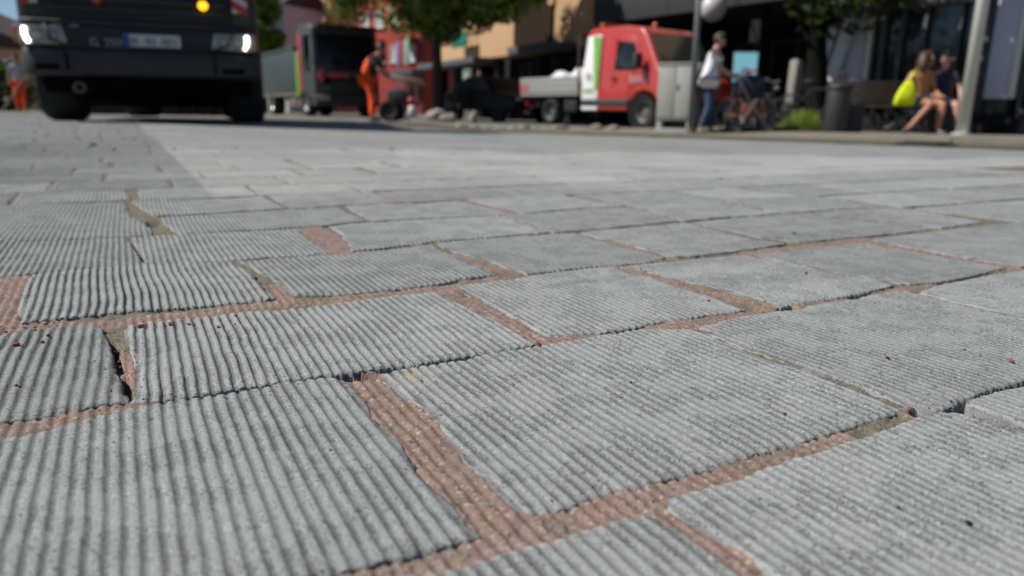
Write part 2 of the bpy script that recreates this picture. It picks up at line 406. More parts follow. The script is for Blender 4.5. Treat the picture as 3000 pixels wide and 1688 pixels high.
STONES = [
[[(-460,2354),(-180,2426),(23,2543),(483,2780),(625,2836)],[(625,2836),(655,2785),(733,2686),(793,2592),(893,2388),(1571,1156)],[(450,558),(1571,1156)],[(-460,2354),(450,558)]],
[[(731,2928),(803,2990),(1020,3107),(1347,3317),(1662,3475),(1981,3660),(2320,3886),(2531,3997),(2670,4044)],[(2670,4044),(2748,4016),(2818,3876),(2888,3728),(3679,2282)],[(1712,1231),(3679,2282)],[(731,2928),(713,2861),(760,2802),(828,2709),(943,2586),(979,2480),(1030,2392),(1712,1231)]],
[[(2833,4182),(2941,4242),(3384,4447),(4786,5168)],[(4786,5168),(5955,3497)],[(3802,2348),(5955,3497)],[(2833,4182),(2807,4112),(2879,3971),(2952,3820),(3802,2348)]],
[[(-2978,3278),(-2685,3472),(-2572,3513),(-2467,3628),(-2358,3756),(-2237,3881),(-2125,3936),(-2026,4008),(-1837,4091),(-1549,4243),(-1488,4317),(-1245,4426),(-1098,4401)],[(-1098,4401),(-905,4064),(-785,3816),(-648,3591),(-518,3339),(-386,3085),(-241,2845),(-174,2709),(-124,2617)],[(-1963,1623),(-1050,2147),(-633,2394),(-326,2534),(-124,2617)],[(-2978,3278),(-1963,1623)]],
[[(-858,4513),(-740,4624),(-534,4723),(-375,4816),(-126,5001),(60,5089),(200,5161),(537,5356),(935,5586),(1226,5698),(1417,5688),(1525,5636)],[(1525,5636),(1614,5447),(1786,5062),(2024,4709),(2102,4566),(2241,4327),(2395,4038)],[(78,2779),(847,3185),(1252,3399),(1578,3565),(1919,3764),(2342,4000),(2395,4038)],[(-858,4513),(-847,4418),(-695,4160),(-543,3999),(-405,3755),(-301,3507),(-203,3266),(-117,3133),(-26,2965),(78,2779)]],
[[(1559,5706),(1819,5943),(2067,6086),(2448,6266),(2843,6492),(3430,6824),(3888,7075),(4028,7014)],[(4028,7014),(4260,6516),(4498,6062),(4825,5307)],[(2541,4008),(2723,4108),(2820,4198),(3089,4363),(3468,4568),(4825,5307)],[(1559,5706),(1624,5483),(1807,5127),(2054,4786),(2130,4633),(2313,4354),(2461,4119),(2541,4008)]],
[[(4100,7032),(4437,7334),(5588,8026),(5947,8161),(8471,9771)],[(8471,9771),(8823,7533)],[(4926,5380),(8823,7533)],[(4100,7032),(4323,6619),(4537,6118),(4926,5380)]],
[[(-4440,4515),(-3888,5196),(-3788,5352),(-3623,5416),(-3327,5507)],[(-3327,5507),(-3223,5400),(-3132,5270),(-2837,4839),(-2597,4448),(-2411,4195),(-2275,3987)],[(-3518,3135),(-2826,3673),(-2637,3745),(-2496,3861),(-2389,3946),(-2275,3987)],[(-4440,4515),(-3518,3135)]],
[[(-3102,5482),(-2983,5604),(-2622,5776),(-2352,5940),(-1828,6117),(-1556,6322),(-1117,6589),(-880,6711),(-731,6775)],[(-731,6775),(-609,6569),(-336,6125),(-93,5764),(191,5201)],[(-2239,3973),(-2145,3977),(-2035,4029),(-1862,4111),(-1706,4214),(-1446,4343),(-1239,4470),(-1131,4514),(-860,4632),(-667,4689),(-522,4795),(-268,4910),(20,5071),(191,5201)],[(-3102,5482),(-2903,5145),(-2632,4703),(-2491,4505),(-2378,4267),(-2239,3973)]],
[[(-599,7026),(-259,7230),(129,7481),(456,7725),(920,7974),(1155,8048)],[(1155,8048),(1220,7851),(1319,7632),(1480,7577),(1726,7049),(1898,6781),(2128,6282)],[(217,5446),(333,5380),(612,5467),(952,5625),(1254,5839),(1475,5945),(1928,6167),(2128,6282)],[(-599,7026),(-290,6449),(-100,6139),(180,5583),(217,5446)]],
[[(1235,8091),(1574,8272),(2054,8490),(2927,8925)],[(2927,8925),(3083,8697),(3483,8072),(3789,7740),(4031,7368)],[(2477,6373),(2624,6479),(2892,6620),(3496,6965),(4031,7368)],[(1235,8091),(1447,7995),(1807,7404),(2138,7076),(2298,6739),(2477,6373)]],
[[(3005,8954),(3837,9377),(4960,9939)],[(4960,9939),(5230,9349),(5592,8789),(5858,8343)],[(4125,7436),(4269,7415),(4620,7534),(5200,7892),(5858,8343)],[(3005,8954),(3144,8788),(3514,8149),(3821,7811),(4125,7436)]],
[[(5187,10238),(6585,11110),(8843,12359),(9683,12864)],[(9683,12864),(9974,11720),(10250,10791)],[(6055,8377),(8281,9654),(10250,10791)],[(5187,10238),(5397,9661),(5760,9066),(6055,8377)]],
[[(-5925,5928),(-5645,6365),(-5379,6762)],[(-5379,6762),(-4968,6136),(-4194,5087)],[(-4731,4372),(-4489,4700),(-4194,5087)],[(-5925,5928),(-4731,4372)]],
[[(-4965,7232),(-4636,7490),(-4114,7834),(-3554,7953),(-3211,8038)],[(-3211,8038),(-2759,7407),(-2405,6777),(-2190,6432)],[(-3944,5512),(-3841,5596),(-3520,5787),(-3161,5959),(-2658,6136),(-2356,6273),(-2190,6432)],[(-4965,7232),(-4660,6601),(-4249,5950),(-3944,5512)]],
[[(-3130,8063),(-2620,8346),(-2082,8559),(-1523,8945),(-1081,9324)],[(-1081,9324),(-751,8625),(-607,8261),(-377,7988),(-186,7542)],[(-2062,6542),(-1621,6597),(-1035,6896),(-634,7189),(-540,7337),(-186,7542)],[(-3130,8063),(-2732,7527),(-2346,7041),(-2062,6542)]],
[[(-1039,9431),(-248,9852),(586,10278),(860,10365)],[(860,10365),(1416,9367),(1892,8666)],[(153,7617),(612,7896),(1167,8143),(1585,8332),(1892,8666)],[(-1039,9431),(-715,8805),(-334,8343),(153,7617)]],
[[(979,10468),(1552,10878),(2839,11646)],[(2839,11646),(3098,10932),(3440,10050),(3796,9808)],[(1983,8695),(2596,8966),(3004,9234),(3578,9631),(3796,9808)],[(979,10468),(1535,9555),(1891,8931),(1983,8695)]],
[[(2928,11693),(3778,12216),(4905,12899),(5245,12983)],[(5245,12983),(5744,12432),(6195,12000),(6689,11323)],[(4032,9965),(5288,10572),(6689,11323)],[(2928,11693),(3154,11140),(3589,10323),(4032,9965)]],
[[(5361,13087),(6246,13620),(7637,14144)],[(7637,14144),(7910,13197),(8134,12284)],[(6907,11483),(8134,12284)],[(5361,13087),(6319,12249),(6907,11483)]],
[[(-7525,8051),(-7017,8499),(-6518,8966),(-5628,9302),(-5163,9451)],[(-5163,9451),(-4896,9062),(-4457,8364),(-4128,7871)],[(-6053,6129),(-5609,6718),(-5009,7278),(-4665,7540),(-4224,7789),(-4128,7871)],[(-7525,8051),(-6053,6129)]],
[[(-5124,9455),(-4548,9759),(-3898,10086),(-3152,10408)],[(-3152,10408),(-2802,9643),(-2521,9148),(-2184,8639)],[(-4106,7872),(-3302,8070),(-2731,8379),(-2184,8639)],[(-5124,9455),(-4499,8512),(-4106,7872)]],
[[(-2767,10708),(-2228,11111),(-1239,11588),(-239,12099)],[(-239,12099),(146,11289),(540,10457)],[(-1993,8721),(-1543,9062),(-1056,9507),(-251,9964),(540,10457)],[(-2767,10708),(-2418,9991),(-2165,9254),(-1993,8721)]],
[[(-194,12146),(234,12407),(1224,13068),(2134,13471)],[(2134,13471),(2521,12670),(2768,11829)],[(599,10431),(1571,11015),(2768,11829)],[(-194,12146),(201,11367),(599,10431)]],
[[(2250,13637),(3392,14370),(4199,14820)],[(4199,14820),(4554,13467),(4842,12982)],[(2826,11835),(3842,12431),(4842,12982)],[(2250,13637),(2556,12853),(2826,11835)]],
[[(4287,14832),(5484,15483),(6635,15968)],[(6635,15968),(7026,14838),(7572,14188)],[(4920,12991),(6293,13725),(7572,14188)],[(4287,14832),(4639,13726),(4920,12991)]],
[[(-9888,10937),(-9344,11803),(-8911,12397),(-7715,12889),(-7123,13118)],[(-7123,13118),(-6184,11509),(-5754,10987),(-5123,10087),(-4922,9639)],[(-7610,8147),(-7084,8584),(-6567,9037),(-5672,9377),(-4922,9639)],[(-9888,10937),(-7610,8147)]],
[[(-5617,11338),(-4831,11825),(-3887,12366),(-3187,12868)],[(-3187,12868),(-2715,11985),(-2325,11246)],[(-4622,9809),(-3931,10174),(-3189,10533),(-2802,10806),(-2325,11246)],[(-5617,11338),(-5109,10468),(-4622,9809)]],
[[(-7056,13231),(-6191,13615),(-5554,13811),(-5014,14351)],[(-5014,14351),(-4516,13457),(-3989,12581)],[(-5748,11440),(-4918,11899),(-3989,12581)],[(-7056,13231),(-6327,12164),(-5748,11440)]],
[[(-4929,14424),(-3921,14878),(-3044,15468)],[(-3044,15468),(-2593,14565),(-2109,13661)],[(-3871,12550),(-3153,13116),(-2109,13661)],[(-4929,14424),(-4457,13571),(-3871,12550)]],
[[(-3047,12982),(-2479,13404),(-1906,13374),(-1065,14071)],[(-1065,14071),(-525,13145),(9,12295)],[(-2219,11257),(-1251,11704),(-218,12185),(9,12295)],[(-3047,12982),(-2648,12076),(-2219,11257)]],
[[(-897,14263),(-30,14856),(991,15378)],[(991,15378),(1613,14365),(2117,13620)],[(194,12490),(1242,13263),(2117,13620)],[(-897,14263),(-342,13316),(194,12490)]],
]

PINK = [(13,[(-4062,5221),(-3882,5411),(-3207,5621),(-2605,5992),(-2094,6289),(-1585,6444),(-997,6772),(-648,6993),(-425,7219),(131,7598)]),
(40,[(-5235,7229),(-4503,6165),(-4038,5449)]),
(30,[(-5189,6775),(-4207,5347)]),
(12,[(-3090,3115),(-2757,3574),(-2497,3755),(-2234,3947),(-2086,3984)]),
(24,[(-1068,4536),(-799,4073),(-347,3293),(12,2686)]),
(16,[(-1035,2113),(-732,2284),(-473,2445),(12,2668),(693,2978),(1320,3349),(1778,3602)]),
(10,[(2424,4003),(2531,4048)]),
(16,[(637,2859),(731,2739),(877,2491),(1077,2127)]),
(14,[(-700,6791),(-242,6188),(202,5227),(545,5418),(860,5544)]),
(14,[(1076,5680),(1600,5858),(2462,6313)]),
(14,[(1170,8049),(1789,7324),(2465,6349)]),
(10,[(2650,6480),(3238,6799)]),
(10,[(3832,7115),(4481,7398)]),
(16,[(2945,8972),(5125,10232)]),
(12,[(927,10280),(1936,8713)]),
(14,[(-633,8613),(-278,8034),(145,7565)]),
(14,[(6298,12207),(6748,11398)]),
(16,[(5090,10088),(5760,9066),(5930,8253)]),
(30,[(-3045,10418),(-2541,9532),(-2076,8714)]),
(20,[(-936,14144),(-403,13259),(128,12395)]),
(12,[(-3130,13020),(-2497,13506)]),
(18,[(-2911,15152),(-1944,13420)]),
(12,[(712,12684),(1768,13426),(2215,13581)]),
(9,[(-2390,6964),(-2105,6462)]),
(7,[(-3247,8133),(-2751,8440)]),
(9,[(-2774,4768),(-2454,4317)]),
(9,[(-3300,5490),(-3155,5498)])]
DEEP = [(7,[(-2036,4007),(-1693,4186),(-1365,4377),(-1121,4469),(-945,4496)]),
(8,[(2497,4006),(2813,4138),(3406,4478),(4866,5293)]),
(6,[(924,5604),(983,5627)]),
(6,[(2498,6327),(2598,6429)]),
(6,[(3325,6844),(3531,6996)]),
(6,[(2780,4084),(2942,3806)]),
(4,[(-2991,5066),(-2583,4436),(-2302,4039)]),
(10,[(-5505,10835),(-5344,10611)]),
(5,[(-5044,9303),(-4217,8017)]),
(4,[(215,5228),(-240,4934),(-852,4612)])]


paving = bpy.data.objects.new("paving", None); COL.objects.link(paving); paving['kind'] = 'structure'

KX = np.array([-40, -14, -6, -2.5, -.54, 1.18, 2.27, 3.3, 5.6, 9.0])
KY = np.array([16, 15, 14, 13, 10.9, 8.66, 7.0, 4.7, 0.0, -7.0])
def kerb_y(x): return np.interp(x, KX, KY)

def resample(pl, u):
    p = np.array(pl, float); d = np.r_[0, np.cumsum(np.hypot(*np.diff(p, axis=0).T))]; d /= d[-1]
    return np.stack([np.interp(u, d, p[:, 0]), np.interp(u, d, p[:, 1])], -1)

def stone(sides, seed, n_mm, m_mm, jitter=1.):
    """one paving stone from the outline of its four sides: grooved top, worn arrises, side walls"""
    T, R, B, L = sides
    W = np.mean([np.hypot(*(np.array(q[-1]) - q[0])) for q in (T, B)]); Hh = np.mean([np.hypot(*(np.array(q[-1]) - q[0])) for q in (L, R)])
    n = max(24, int(W * 1000 / n_mm)); m = max(5, int(Hh * 1000 / m_mm))
    eu = np.array([0, .0012, .003]) / W; ev = np.array([0, .0012, .003]) / Hh
    u = np.r_[eu, np.linspace(.0045 / W, 1 - .0045 / W, n), 1 - eu[::-1]]
    v = np.r_[ev, np.linspace(.0055 / Hh, 1 - .0055 / Hh, m), 1 - ev[::-1]]
    Tu, Bu, Lv, Rv = resample(T, u), resample(B, u), resample(L, v), resample(R, v)
    U, V = np.meshgrid(u, v)
    U3, V3 = U[..., None], V[..., None]
    c00, c10, c01, c11 = (np.array(q, float) for q in (T[0], T[-1], B[0], B[-1]))
    P = (1 - V3) * Tu[None] + V3 * Bu[None] + (1 - U3) * Lv[:, None] + U3 * Rv[:, None] \
        - ((1 - U3) * (1 - V3) * c00 + U3 * (1 - V3) * c10 + (1 - U3) * V3 * c01 + U3 * V3 * c11)
    e = np.minimum(np.minimum(U, 1 - U) * W, np.minimum(V, 1 - V) * Hh)
    x, y = P[..., 0], P[..., 1]
    wgt = np.exp(-e / .006) * jitter
    for k, (fr, am) in enumerate(((55, .0022), (170, .0016), (480, .0012))):
        dx = (vn(x * fr, y * fr, seed * 7 + k) - .5) * am * wgt; dy = (vn(x * fr, y * fr, seed * 7 + k + 50) - .5) * am * wgt
        x = x + dx; y = y + dy
    hgt, prof = groove(x, y)
    worn = np.random.default_rng(seed).uniform(.74, 1.14) * (.76 + .4 * vn(x * 14, y * 14, seed + 3)); hgt = hgt * worn; prof = 1 - (1 - prof) * np.clip(worn, 0, 1)
    cx, cy = x.mean(), y.mean()
    tx, ty, tz = (RNG.random(3) - .5) * np.array([.006, .006, .0008]) * min(1., .8 / max(cy, .1))
    z = gz(x, y) + hgt + tz + (x - cx) * tx + (y - cy) * ty
    z = z - .0013 * np.exp(-(e / .0016) ** 1.3) * (.5 + vn(x * 140, y * 140, seed))
    chip = np.clip(vn(x * 60, y * 60, seed + 9) - .72, 0, 1) * np.exp(-e / .006); z = z - chip * .010
    z = z + (vn(x * 300, y * 300, 77) - .5) * .0003
    h, w = x.shape
    co = np.stack([x, y, z], -1).reshape(-1, 3)
    i = np.arange(h * w).reshape(h, w)
    q = np.stack([i[:-1, :-1], i[1:, :-1], i[1:, 1:], i[:-1, 1:]], -1).reshape(-1, 4)
    ring = np.r_[i[0, :], i[1:, -1], i[-1, -2::-1], i[-2:0:-1, 0]]
    base = co[ring].copy(); base[:, 2] -= .035
    k = len(co); co = np.r_[co, base]
    j = np.arange(len(ring)); j2 = (j + 1) % len(ring)
    q = np.r_[q, np.stack([ring[j], ring[j2], k + j2, k + j], -1)]
    me = mesh_np("paving_stone", co, q); smooth(me)
    a = me.attributes.new("groove", 'FLOAT', 'POINT')
    a.data.foreach_set("value", np.r_[prof.ravel(), np.full(len(ring), .35)].astype(np.float32))
    me.materials.append(M_STONE)
    o = link("paving_stone", me, paving)
    return o

def xy(s, t): return tuple(s * E_S + t * E_T)

n_stone = 0
for k, sides in enumerate(STONES):
    sides = [[(a / 1e4, b / 1e4) for a, b in side] for side in sides]
    d = np.mean([p[1] for side in sides for p in side])
    near = d < .75
    stone(sides, 100 + k, .85 if near else 1.15, 5.5 if near else 9.)
    n_stone += 1

def in_view(s, t, ymax):
    x, y = xy(s, t)
    return .10 < y < ymax and abs(x) < .80 * y + .42 and y < kerb_y(x) - .05

def fill_row(t0, t1, s0, s1, ymax, seed):
    """lay stones of random length along a course between s0 and s1, returns the outlines"""
    rnd = random.Random(seed); out = []; s = s0
    while s < s1 - .02:
        ln = min(rnd.uniform(.20, .30), s1 - s)
        if s1 - s - ln < .10: ln = s1 - s
        a, b = s, s + ln
        if any(in_view(ss, tt, ymax) for ss in (a, b, (a + b) / 2) for tt in (t0, t1)):
            g = rnd.choice((.0015, .002, .004, .006)); h = rnd.choice((.0015, .002, .003, .004))
            j = lambda: rnd.uniform(-.004, .004)
            q = [(a + g + j(), t1 - h + j()), (b - g + j(), t1 - h + j()), (a + g + j(), t0 + h + j()), (b - g + j(), t0 + h + j())]
            if rnd.random() < .20: q[1] = (q[1][0] - .018, q[1][1]); q[3] = (q[3][0] - .012, q[3][1])
            q = [xy(*p) for p in q]
            md = lambda p, r: ((p[0] + r[0]) / 2 + rnd.uniform(-.002, .002), (p[1] + r[1]) / 2 + rnd.uniform(-.002, .002))
            out.append([[q[0], md(q[0], q[1]), q[1]], [q[1], md(q[1], q[3]), q[3]], [q[2], md(q[2], q[3]), q[3]], [q[0], md(q[0], q[2]), q[2]]])
        s += ln
    return out

fills = []
for t0, t1, s_l, s_r, sd in ((.022, .230, .060, .70, 1), (.240, .438, -.112, 1.215, 2), (.456, .650, -.175, 1.43, 3), (.672, .870, -.245, 1.345, 4),
                             (.888, 1.078, -.29, 1.345, 5), (1.090, 1.292, -.36, .835, 6), (1.300, 1.503, -.36, .468, 7)):
    fills += fill_row(t0, t1, s_l - .78, s_l, 3.3, sd) + fill_row(t0, t1, s_r, s_r + 2.2, 3.3, sd + 20)
fills += fill_row(-.185, .014, -.4, 1.0, 3.3, 40)
row_t = [1.512 + .2125 * k for k in range(56)]
for k, t0 in enumerate(row_t[:14]):
    fills += fill_row(t0, t0 + .205, -1.6 + .13 * (k % 3), 5.0, 3.25, 60 + k)
fills.sort(key=lambda q: sum(p[1] for side in q for p in side) / sum(len(s_) for s_ in q))
for k, sides in enumerate(fills[:262]):
    stone(sides, 300 + k, 1.35, 22.)
    n_stone += 1

# beyond about 3 m the courses go on as one joined mesh of plain cut stones
co = []; qd = []; tone = []
rest = fills[262:]
for k, t0 in enumerate(row_t):
    lst = []
    s = -14 + .17 * (k % 2); rnd = random.Random(900 + k); rt = rnd.uniform(-.5, .5)
    while s < 14:
        ln = rnd.uniform(.20, .30); a, b = s + .004, s + ln - .004; s += ln
        x, y = xy((a + b) / 2, t0 + .1)
        if not (y < kerb_y(x) - .08 and y < 14.5 and abs(x) < .82 * y + 1.2): continue
        if y < 3.25 and k < 14: continue
        if y < .9: continue
        lst.append((a, b))
    for a, b in lst:
        h0, h1 = rnd.uniform(.002, .006), rnd.uniform(.002, .006)
        pts = [xy(a, t0 + h0), xy(b, t0 + h0), xy(b, t0 + .2125 - h1), xy(a, t0 + .2125 - h1)]
        dz = rnd.uniform(-.0002, .0002); n = len(co)
        tv = rt * .35 + rnd.uniform(-.22, .22)
        for p in pts: co.append((p[0], p[1], gzf(*p) + dz)); tone.append(tv)
        for p in pts: co.append((p[0], p[1], gzf(*p) - .02)); tone.append(tv)
        qd += [(n, n + 1, n + 2, n + 3)] + [(n + i, n + 4 + i, n + 4 + (i + 1) % 4, n + (i + 1) % 4) for i in range(4)]
me = mesh_np("far_paving", co, qd); smooth(me, False); me.materials.append(M_STONE)
at_ = me.attributes.new("tone", 'FLOAT', 'POINT'); at_.data.foreach_set("value", np.array(tone, np.float32))
at_ = me.attributes.new("groove", 'FLOAT', 'POINT'); at_.data.foreach_set("value", np.full(len(co), .62, np.float32))
far = link("far_paving", me, paving); far['kind'] = 'stuff'

# mortar and sand between the stones: one bed, finer towards the camera
rr = .17 * 1.0061 ** np.arange(490)
aa = np.radians(np.linspace(-50, 50, 620))
Rg, Ag = np.meshgrid(rr, aa, indexing='ij')
bx, by = Rg * np.sin(Ag), Rg * np.cos(Ag)
def stroke_mask(strokes, wob):
    out = np.zeros_like(bx)
    xw = bx + (vn(bx * 70, by * 70, 21) - .5) * wob; yw = by + (vn(bx * 70, by * 70, 22) - .5) * wob
    for r, pl in strokes:
        pl = np.array(pl) / 1e4; r = r / 1e3
        sel = (bx > pl[:, 0].min() - 2 * r) & (bx < pl[:, 0].max() + 2 * r) & (by > pl[:, 1].min() - 2 * r) & (by < pl[:, 1].max() + 2 * r)
        X, Y = xw[sel], yw[sel]; dm = np.full(X.shape, 9.)
        if len(pl) == 1: pl = np.r_[pl, pl]
        for a, b in zip(pl[:-1], pl[1:]):
            ab = b - a; h = np.clip(((X - a[0]) * ab[0] + (Y - a[1]) * ab[1]) / max(ab @ ab, 1e-9), 0, 1)
            dm = np.minimum(dm, np.hypot(X - a[0] - h * ab[0], Y - a[1] - h * ab[1]))
        out[sel] = np.maximum(out[sel], sm((r * 1.15 - dm) / (r * .3)))
    return out
pinkm = stroke_mask(PINK, .010); deepm = stroke_mask(DEEP, .006)
st_, tt_ = bx * E_S[0] + by * E_S[1], bx * E_T[0] + by * E_T[1]
wild = sm((vn(bx * 6, by * 6, 31) - .55) * 9) * np.clip(sm((tt_ - 1.45) * 8) + sm((np.abs(st_ - .6) - .85) * 8), 0, 1)
pinkm = np.maximum(pinkm * (.55 + .45 * sm((vn(bx * 40, by * 40, 33) - .22) * 6)), wild)
gh, gp = groove(bx, by)
crumb = (vn(bx * 420, by * 420, 41) - .5) * .0016 + (vn(bx * 150, by * 150, 43) - .5) * .0020 + (vn(bx * 60, by * 60, 42) - .5) * .0022
bz = gz(bx, by) + pinkm * (gh * .85 - .0018 + crumb * .55) + (1 - pinkm) * (-.0030 + crumb * 1.0) - deepm * (1 - .3 * pinkm) * .013
h, w = bx.shape; i = np.arange(h * w).reshape(h, w)
q = np.stack([i[:-1, :-1], i[:-1, 1:], i[1:, 1:], i[1:, :-1]], -1).reshape(-1, 4)
me = mesh_np("mortar_bed", np.stack([bx, by, bz], -1).reshape(-1, 3), q); smooth(me); me.materials.append(M_MORTAR)
a_ = me.attributes.new("pink", 'FLOAT', 'POINT'); a_.data.foreach_set("value", pinkm.ravel().astype(np.float32))
a_ = me.attributes.new("groove", 'FLOAT', 'POINT'); a_.data.foreach_set("value", (gp * pinkm + (1 - pinkm)).ravel().astype(np.float32))
link("mortar_bed", me, paving)

# ------------------------------------------------------------------ the rest of the ground
def sheet(name, xs, ys, dz, mat, keep=None, kind='structure'):
    X, Y = np.meshgrid(xs, ys); Z = gz(X, Y) + dz(X, Y)
    h, w = X.shape; i = np.arange(h * w).reshape(h, w)
    q = np.stack([i[:-1, :-1], i[:-1, 1:], i[1:, 1:], i[1:, :-1]], -1).reshape(-1, 4)
    if keep is not None:
        cx = (X[:-1, :-1] + X[1:, 1:]) / 2; cy = (Y[:-1, :-1] + Y[1:, 1:]) / 2; q = q[keep(cx, cy).ravel()]
    me = mesh_np(name, np.stack([X, Y, Z], -1).reshape(-1, 3), q); smooth(me); me.materials.append(mat)
    o = link(name, me); o['kind'] = kind
    return o

M_GROUND = pbr("street_ground", (.185, .175, .155), .9, 0, .25, 1.2, .5, 40, .25)
M_SAND = pbr("sandy_strip", (.118, .104, .076), .95, 0, .38, 3.2, .6, 60, .2)
M_PAVEMENT = pbr("pavement_slabs", (.215, .195, .150), .92, 0, .25, 2.2, .4, 50, .25)
gx = np.r_[np.arange(-900, -40, 60), np.arange(-40, -14, 2), np.arange(-14, 14, .5), np.arange(14, 40, 2), np.arange(40, 901, 60)]
gy = np.r_[np.arange(-120, -6, 20), np.arange(-6, 30, .5), np.arange(30, 60, 3), np.arange(60, 1500, 90)]
sheet("ground", gx, gy, lambda X, Y: np.where((Y < 4.2) & (np.abs(X) < 8), -.045, -.014), M_GROUND)

def strip(name, d0, d1, zf, mat, x0=-14., x1=8., n=120, m=6):
    """a band that follows the edge of the paving, d0..d1 metres behind it"""
    xs = np.linspace(x0, x1, n); ys = kerb_y(xs)
    dx = np.gradient(xs); dy = np.gradient(ys); l = np.hypot(dx, dy); nx, ny = -dy / l, dx / l
    D = np.linspace(d0, d1, m)
    X = xs[None] + nx[None] * D[:, None]; Y = ys[None] + ny[None] * D[:, None]
    Z = gz(X, Y) + zf(X, Y, D[:, None])
    h, w = X.shape; i = np.arange(h * w).reshape(h, w)
    q = np.stack([i[:-1, :-1], i[:-1, 1:], i[1:, 1:], i[1:, :-1]], -1).reshape(-1, 4)
    me = mesh_np(name, np.stack([X, Y, Z], -1).reshape(-1, 3), q); me.materials.append(mat)
    o = link(name, me); o['kind'] = 'structure'; return o

def rise(X): return .060 * sm((X - 3.2) / 1.6)
strip("gutter", -.06, 1.75, lambda X, Y, D: .004 + .006 * vn(X * 9, Y * 9, 51), M_SAND, n=260, m=24)
strip("pavement", 1.75, 10.0, lambda X, Y, D: .008 + rise(X), M_PAVEMENT, x0=-2.0, x1=8., n=90, m=16)
# kerb stones along the raised part of the pavement, each a piece
kerb = bpy.data.objects.new("kerb", None); COL.objects.link(kerb); kerb['kind'] = 'structure'
M_KERB = pbr("kerb_granite", (.17, .155, .12), .9, 0, .3, 9, .4, 90, .25)
xs = np.linspace(-1.2, 6.3, 400); ys = kerb_y(xs)
dx = np.gradient(xs); dy = np.gradient(ys); l = np.hypot(dx, dy)
px_, py_ = xs - dy / l * 1.68, ys + dx / l * 1.68
arc = np.r_[0, np.cumsum(np.hypot(np.diff(px_), np.diff(py_)))]
for a in np.arange(0, arc[-1] - .8, .80):
    x0, y0 = np.interp(a, arc, px_), np.interp(a, arc, py_); x1, y1 = np.interp(a + .79, arc, px_), np.interp(a + .79, arc, py_)
    ln = math.hypot(x1 - x0, y1 - y0)
    if ln < .2: continue
    o = MB().box((0, 0, 0), (ln, .13, .16)).build("kerb_stone", M_KERB, kerb, .008)
    xm, ym = (x0 + x1) / 2, (y0 + y1) / 2
    o.location = (xm, ym, gzf(xm, ym) - .065 + .008 + float(rise(xm)) + random.uniform(-.004, .004)); o.rotation_euler = (0, 0, math.atan2(y1 - y0, x1 - x0))

# loose grit: sand and mortar grains lying in and beside the joints
M_GRIT = mortar_material(); M_GRIT.name = "loose_grit"
gr = np.random.default_rng(77); gp_ = []
for r, pl in PINK + DEEP:
    pl = np.array(pl) / 1e4
    if len(pl) < 2: continue
    for a, b in zip(pl[:-1], pl[1:]):
        k = int(np.hypot(*(b - a)) * 520)
        if a[1] > 1.3 or k == 0: continue
        q_ = a + (b - a) * gr.random((k, 1)); q_ += gr.normal(size=(k, 2)) * (r / 1e3 * .75 + .003); gp_.append(q_)
k = 420; d_ = .2 + 1.0 * gr.random(k) ** 1.4; gp_.append(np.c_[d_ * gr.uniform(-.72, .72, k), d_])
gp_ = np.concatenate(gp_); k = len(gp_)
sz = (.00025 + .0007 * gr.random(k) ** 3)[:, None, None] * (.7 + .6 * gr.random((k, 6, 1)))
octa = np.array([(1, 0, 0), (0, 1, 0), (-1, 0, 0), (0, -1, 0), (0, 0, .8), (0, 0, -.8)], float)
gv = octa[None] * sz + np.concatenate([gp_, (groove(gp_[:, 0], gp_[:, 1])[0] * .7)[:, None]], 1)[:, None, :]
ft_ = np.array([(0, 1, 4), (1, 2, 4), (2, 3, 4), (3, 0, 4), (1, 0, 5), (2, 1, 5), (3, 2, 5), (0, 3, 5)])
me = mesh_np("loose_grit", gv.reshape(-1, 3), np.zeros((0, 4), int), (ft_[None] + 6 * np.arange(k)[:, None, None]).reshape(-1, 3)); smooth(me, False); me.materials.append(M_GRIT)
a_ = me.attributes.new("pink", 'FLOAT', 'POINT'); a_.data.foreach_set("value", np.repeat(gr.random(k) > .35, 6).astype(np.float32))
a_ = me.attributes.new("groove", 'FLOAT', 'POINT'); a_.data.foreach_set("value", np.ones(6 * k, np.float32))
o = link("loose_grit", me); o['kind'] = 'stuff'
# a small drain cover in the gutter
dr = thing("drain_cover", "small dark drain cover in the sandy gutter at the right", "drain", (3.17, 5.62, gzf(3.17, 5.62) + .012), rad(-62))
M_IRON = pbr("drain_iron", (.03, .028, .024), .7, .3, .2, 20)
box("frame", (0, 0, 0), (.34, .26, .02), M_IRON, dr, .004)
for k in range(5): box("bar", (-.12 + .06 * k, 0, .014), (.025, .21, .012), M_IRON, dr, .003)

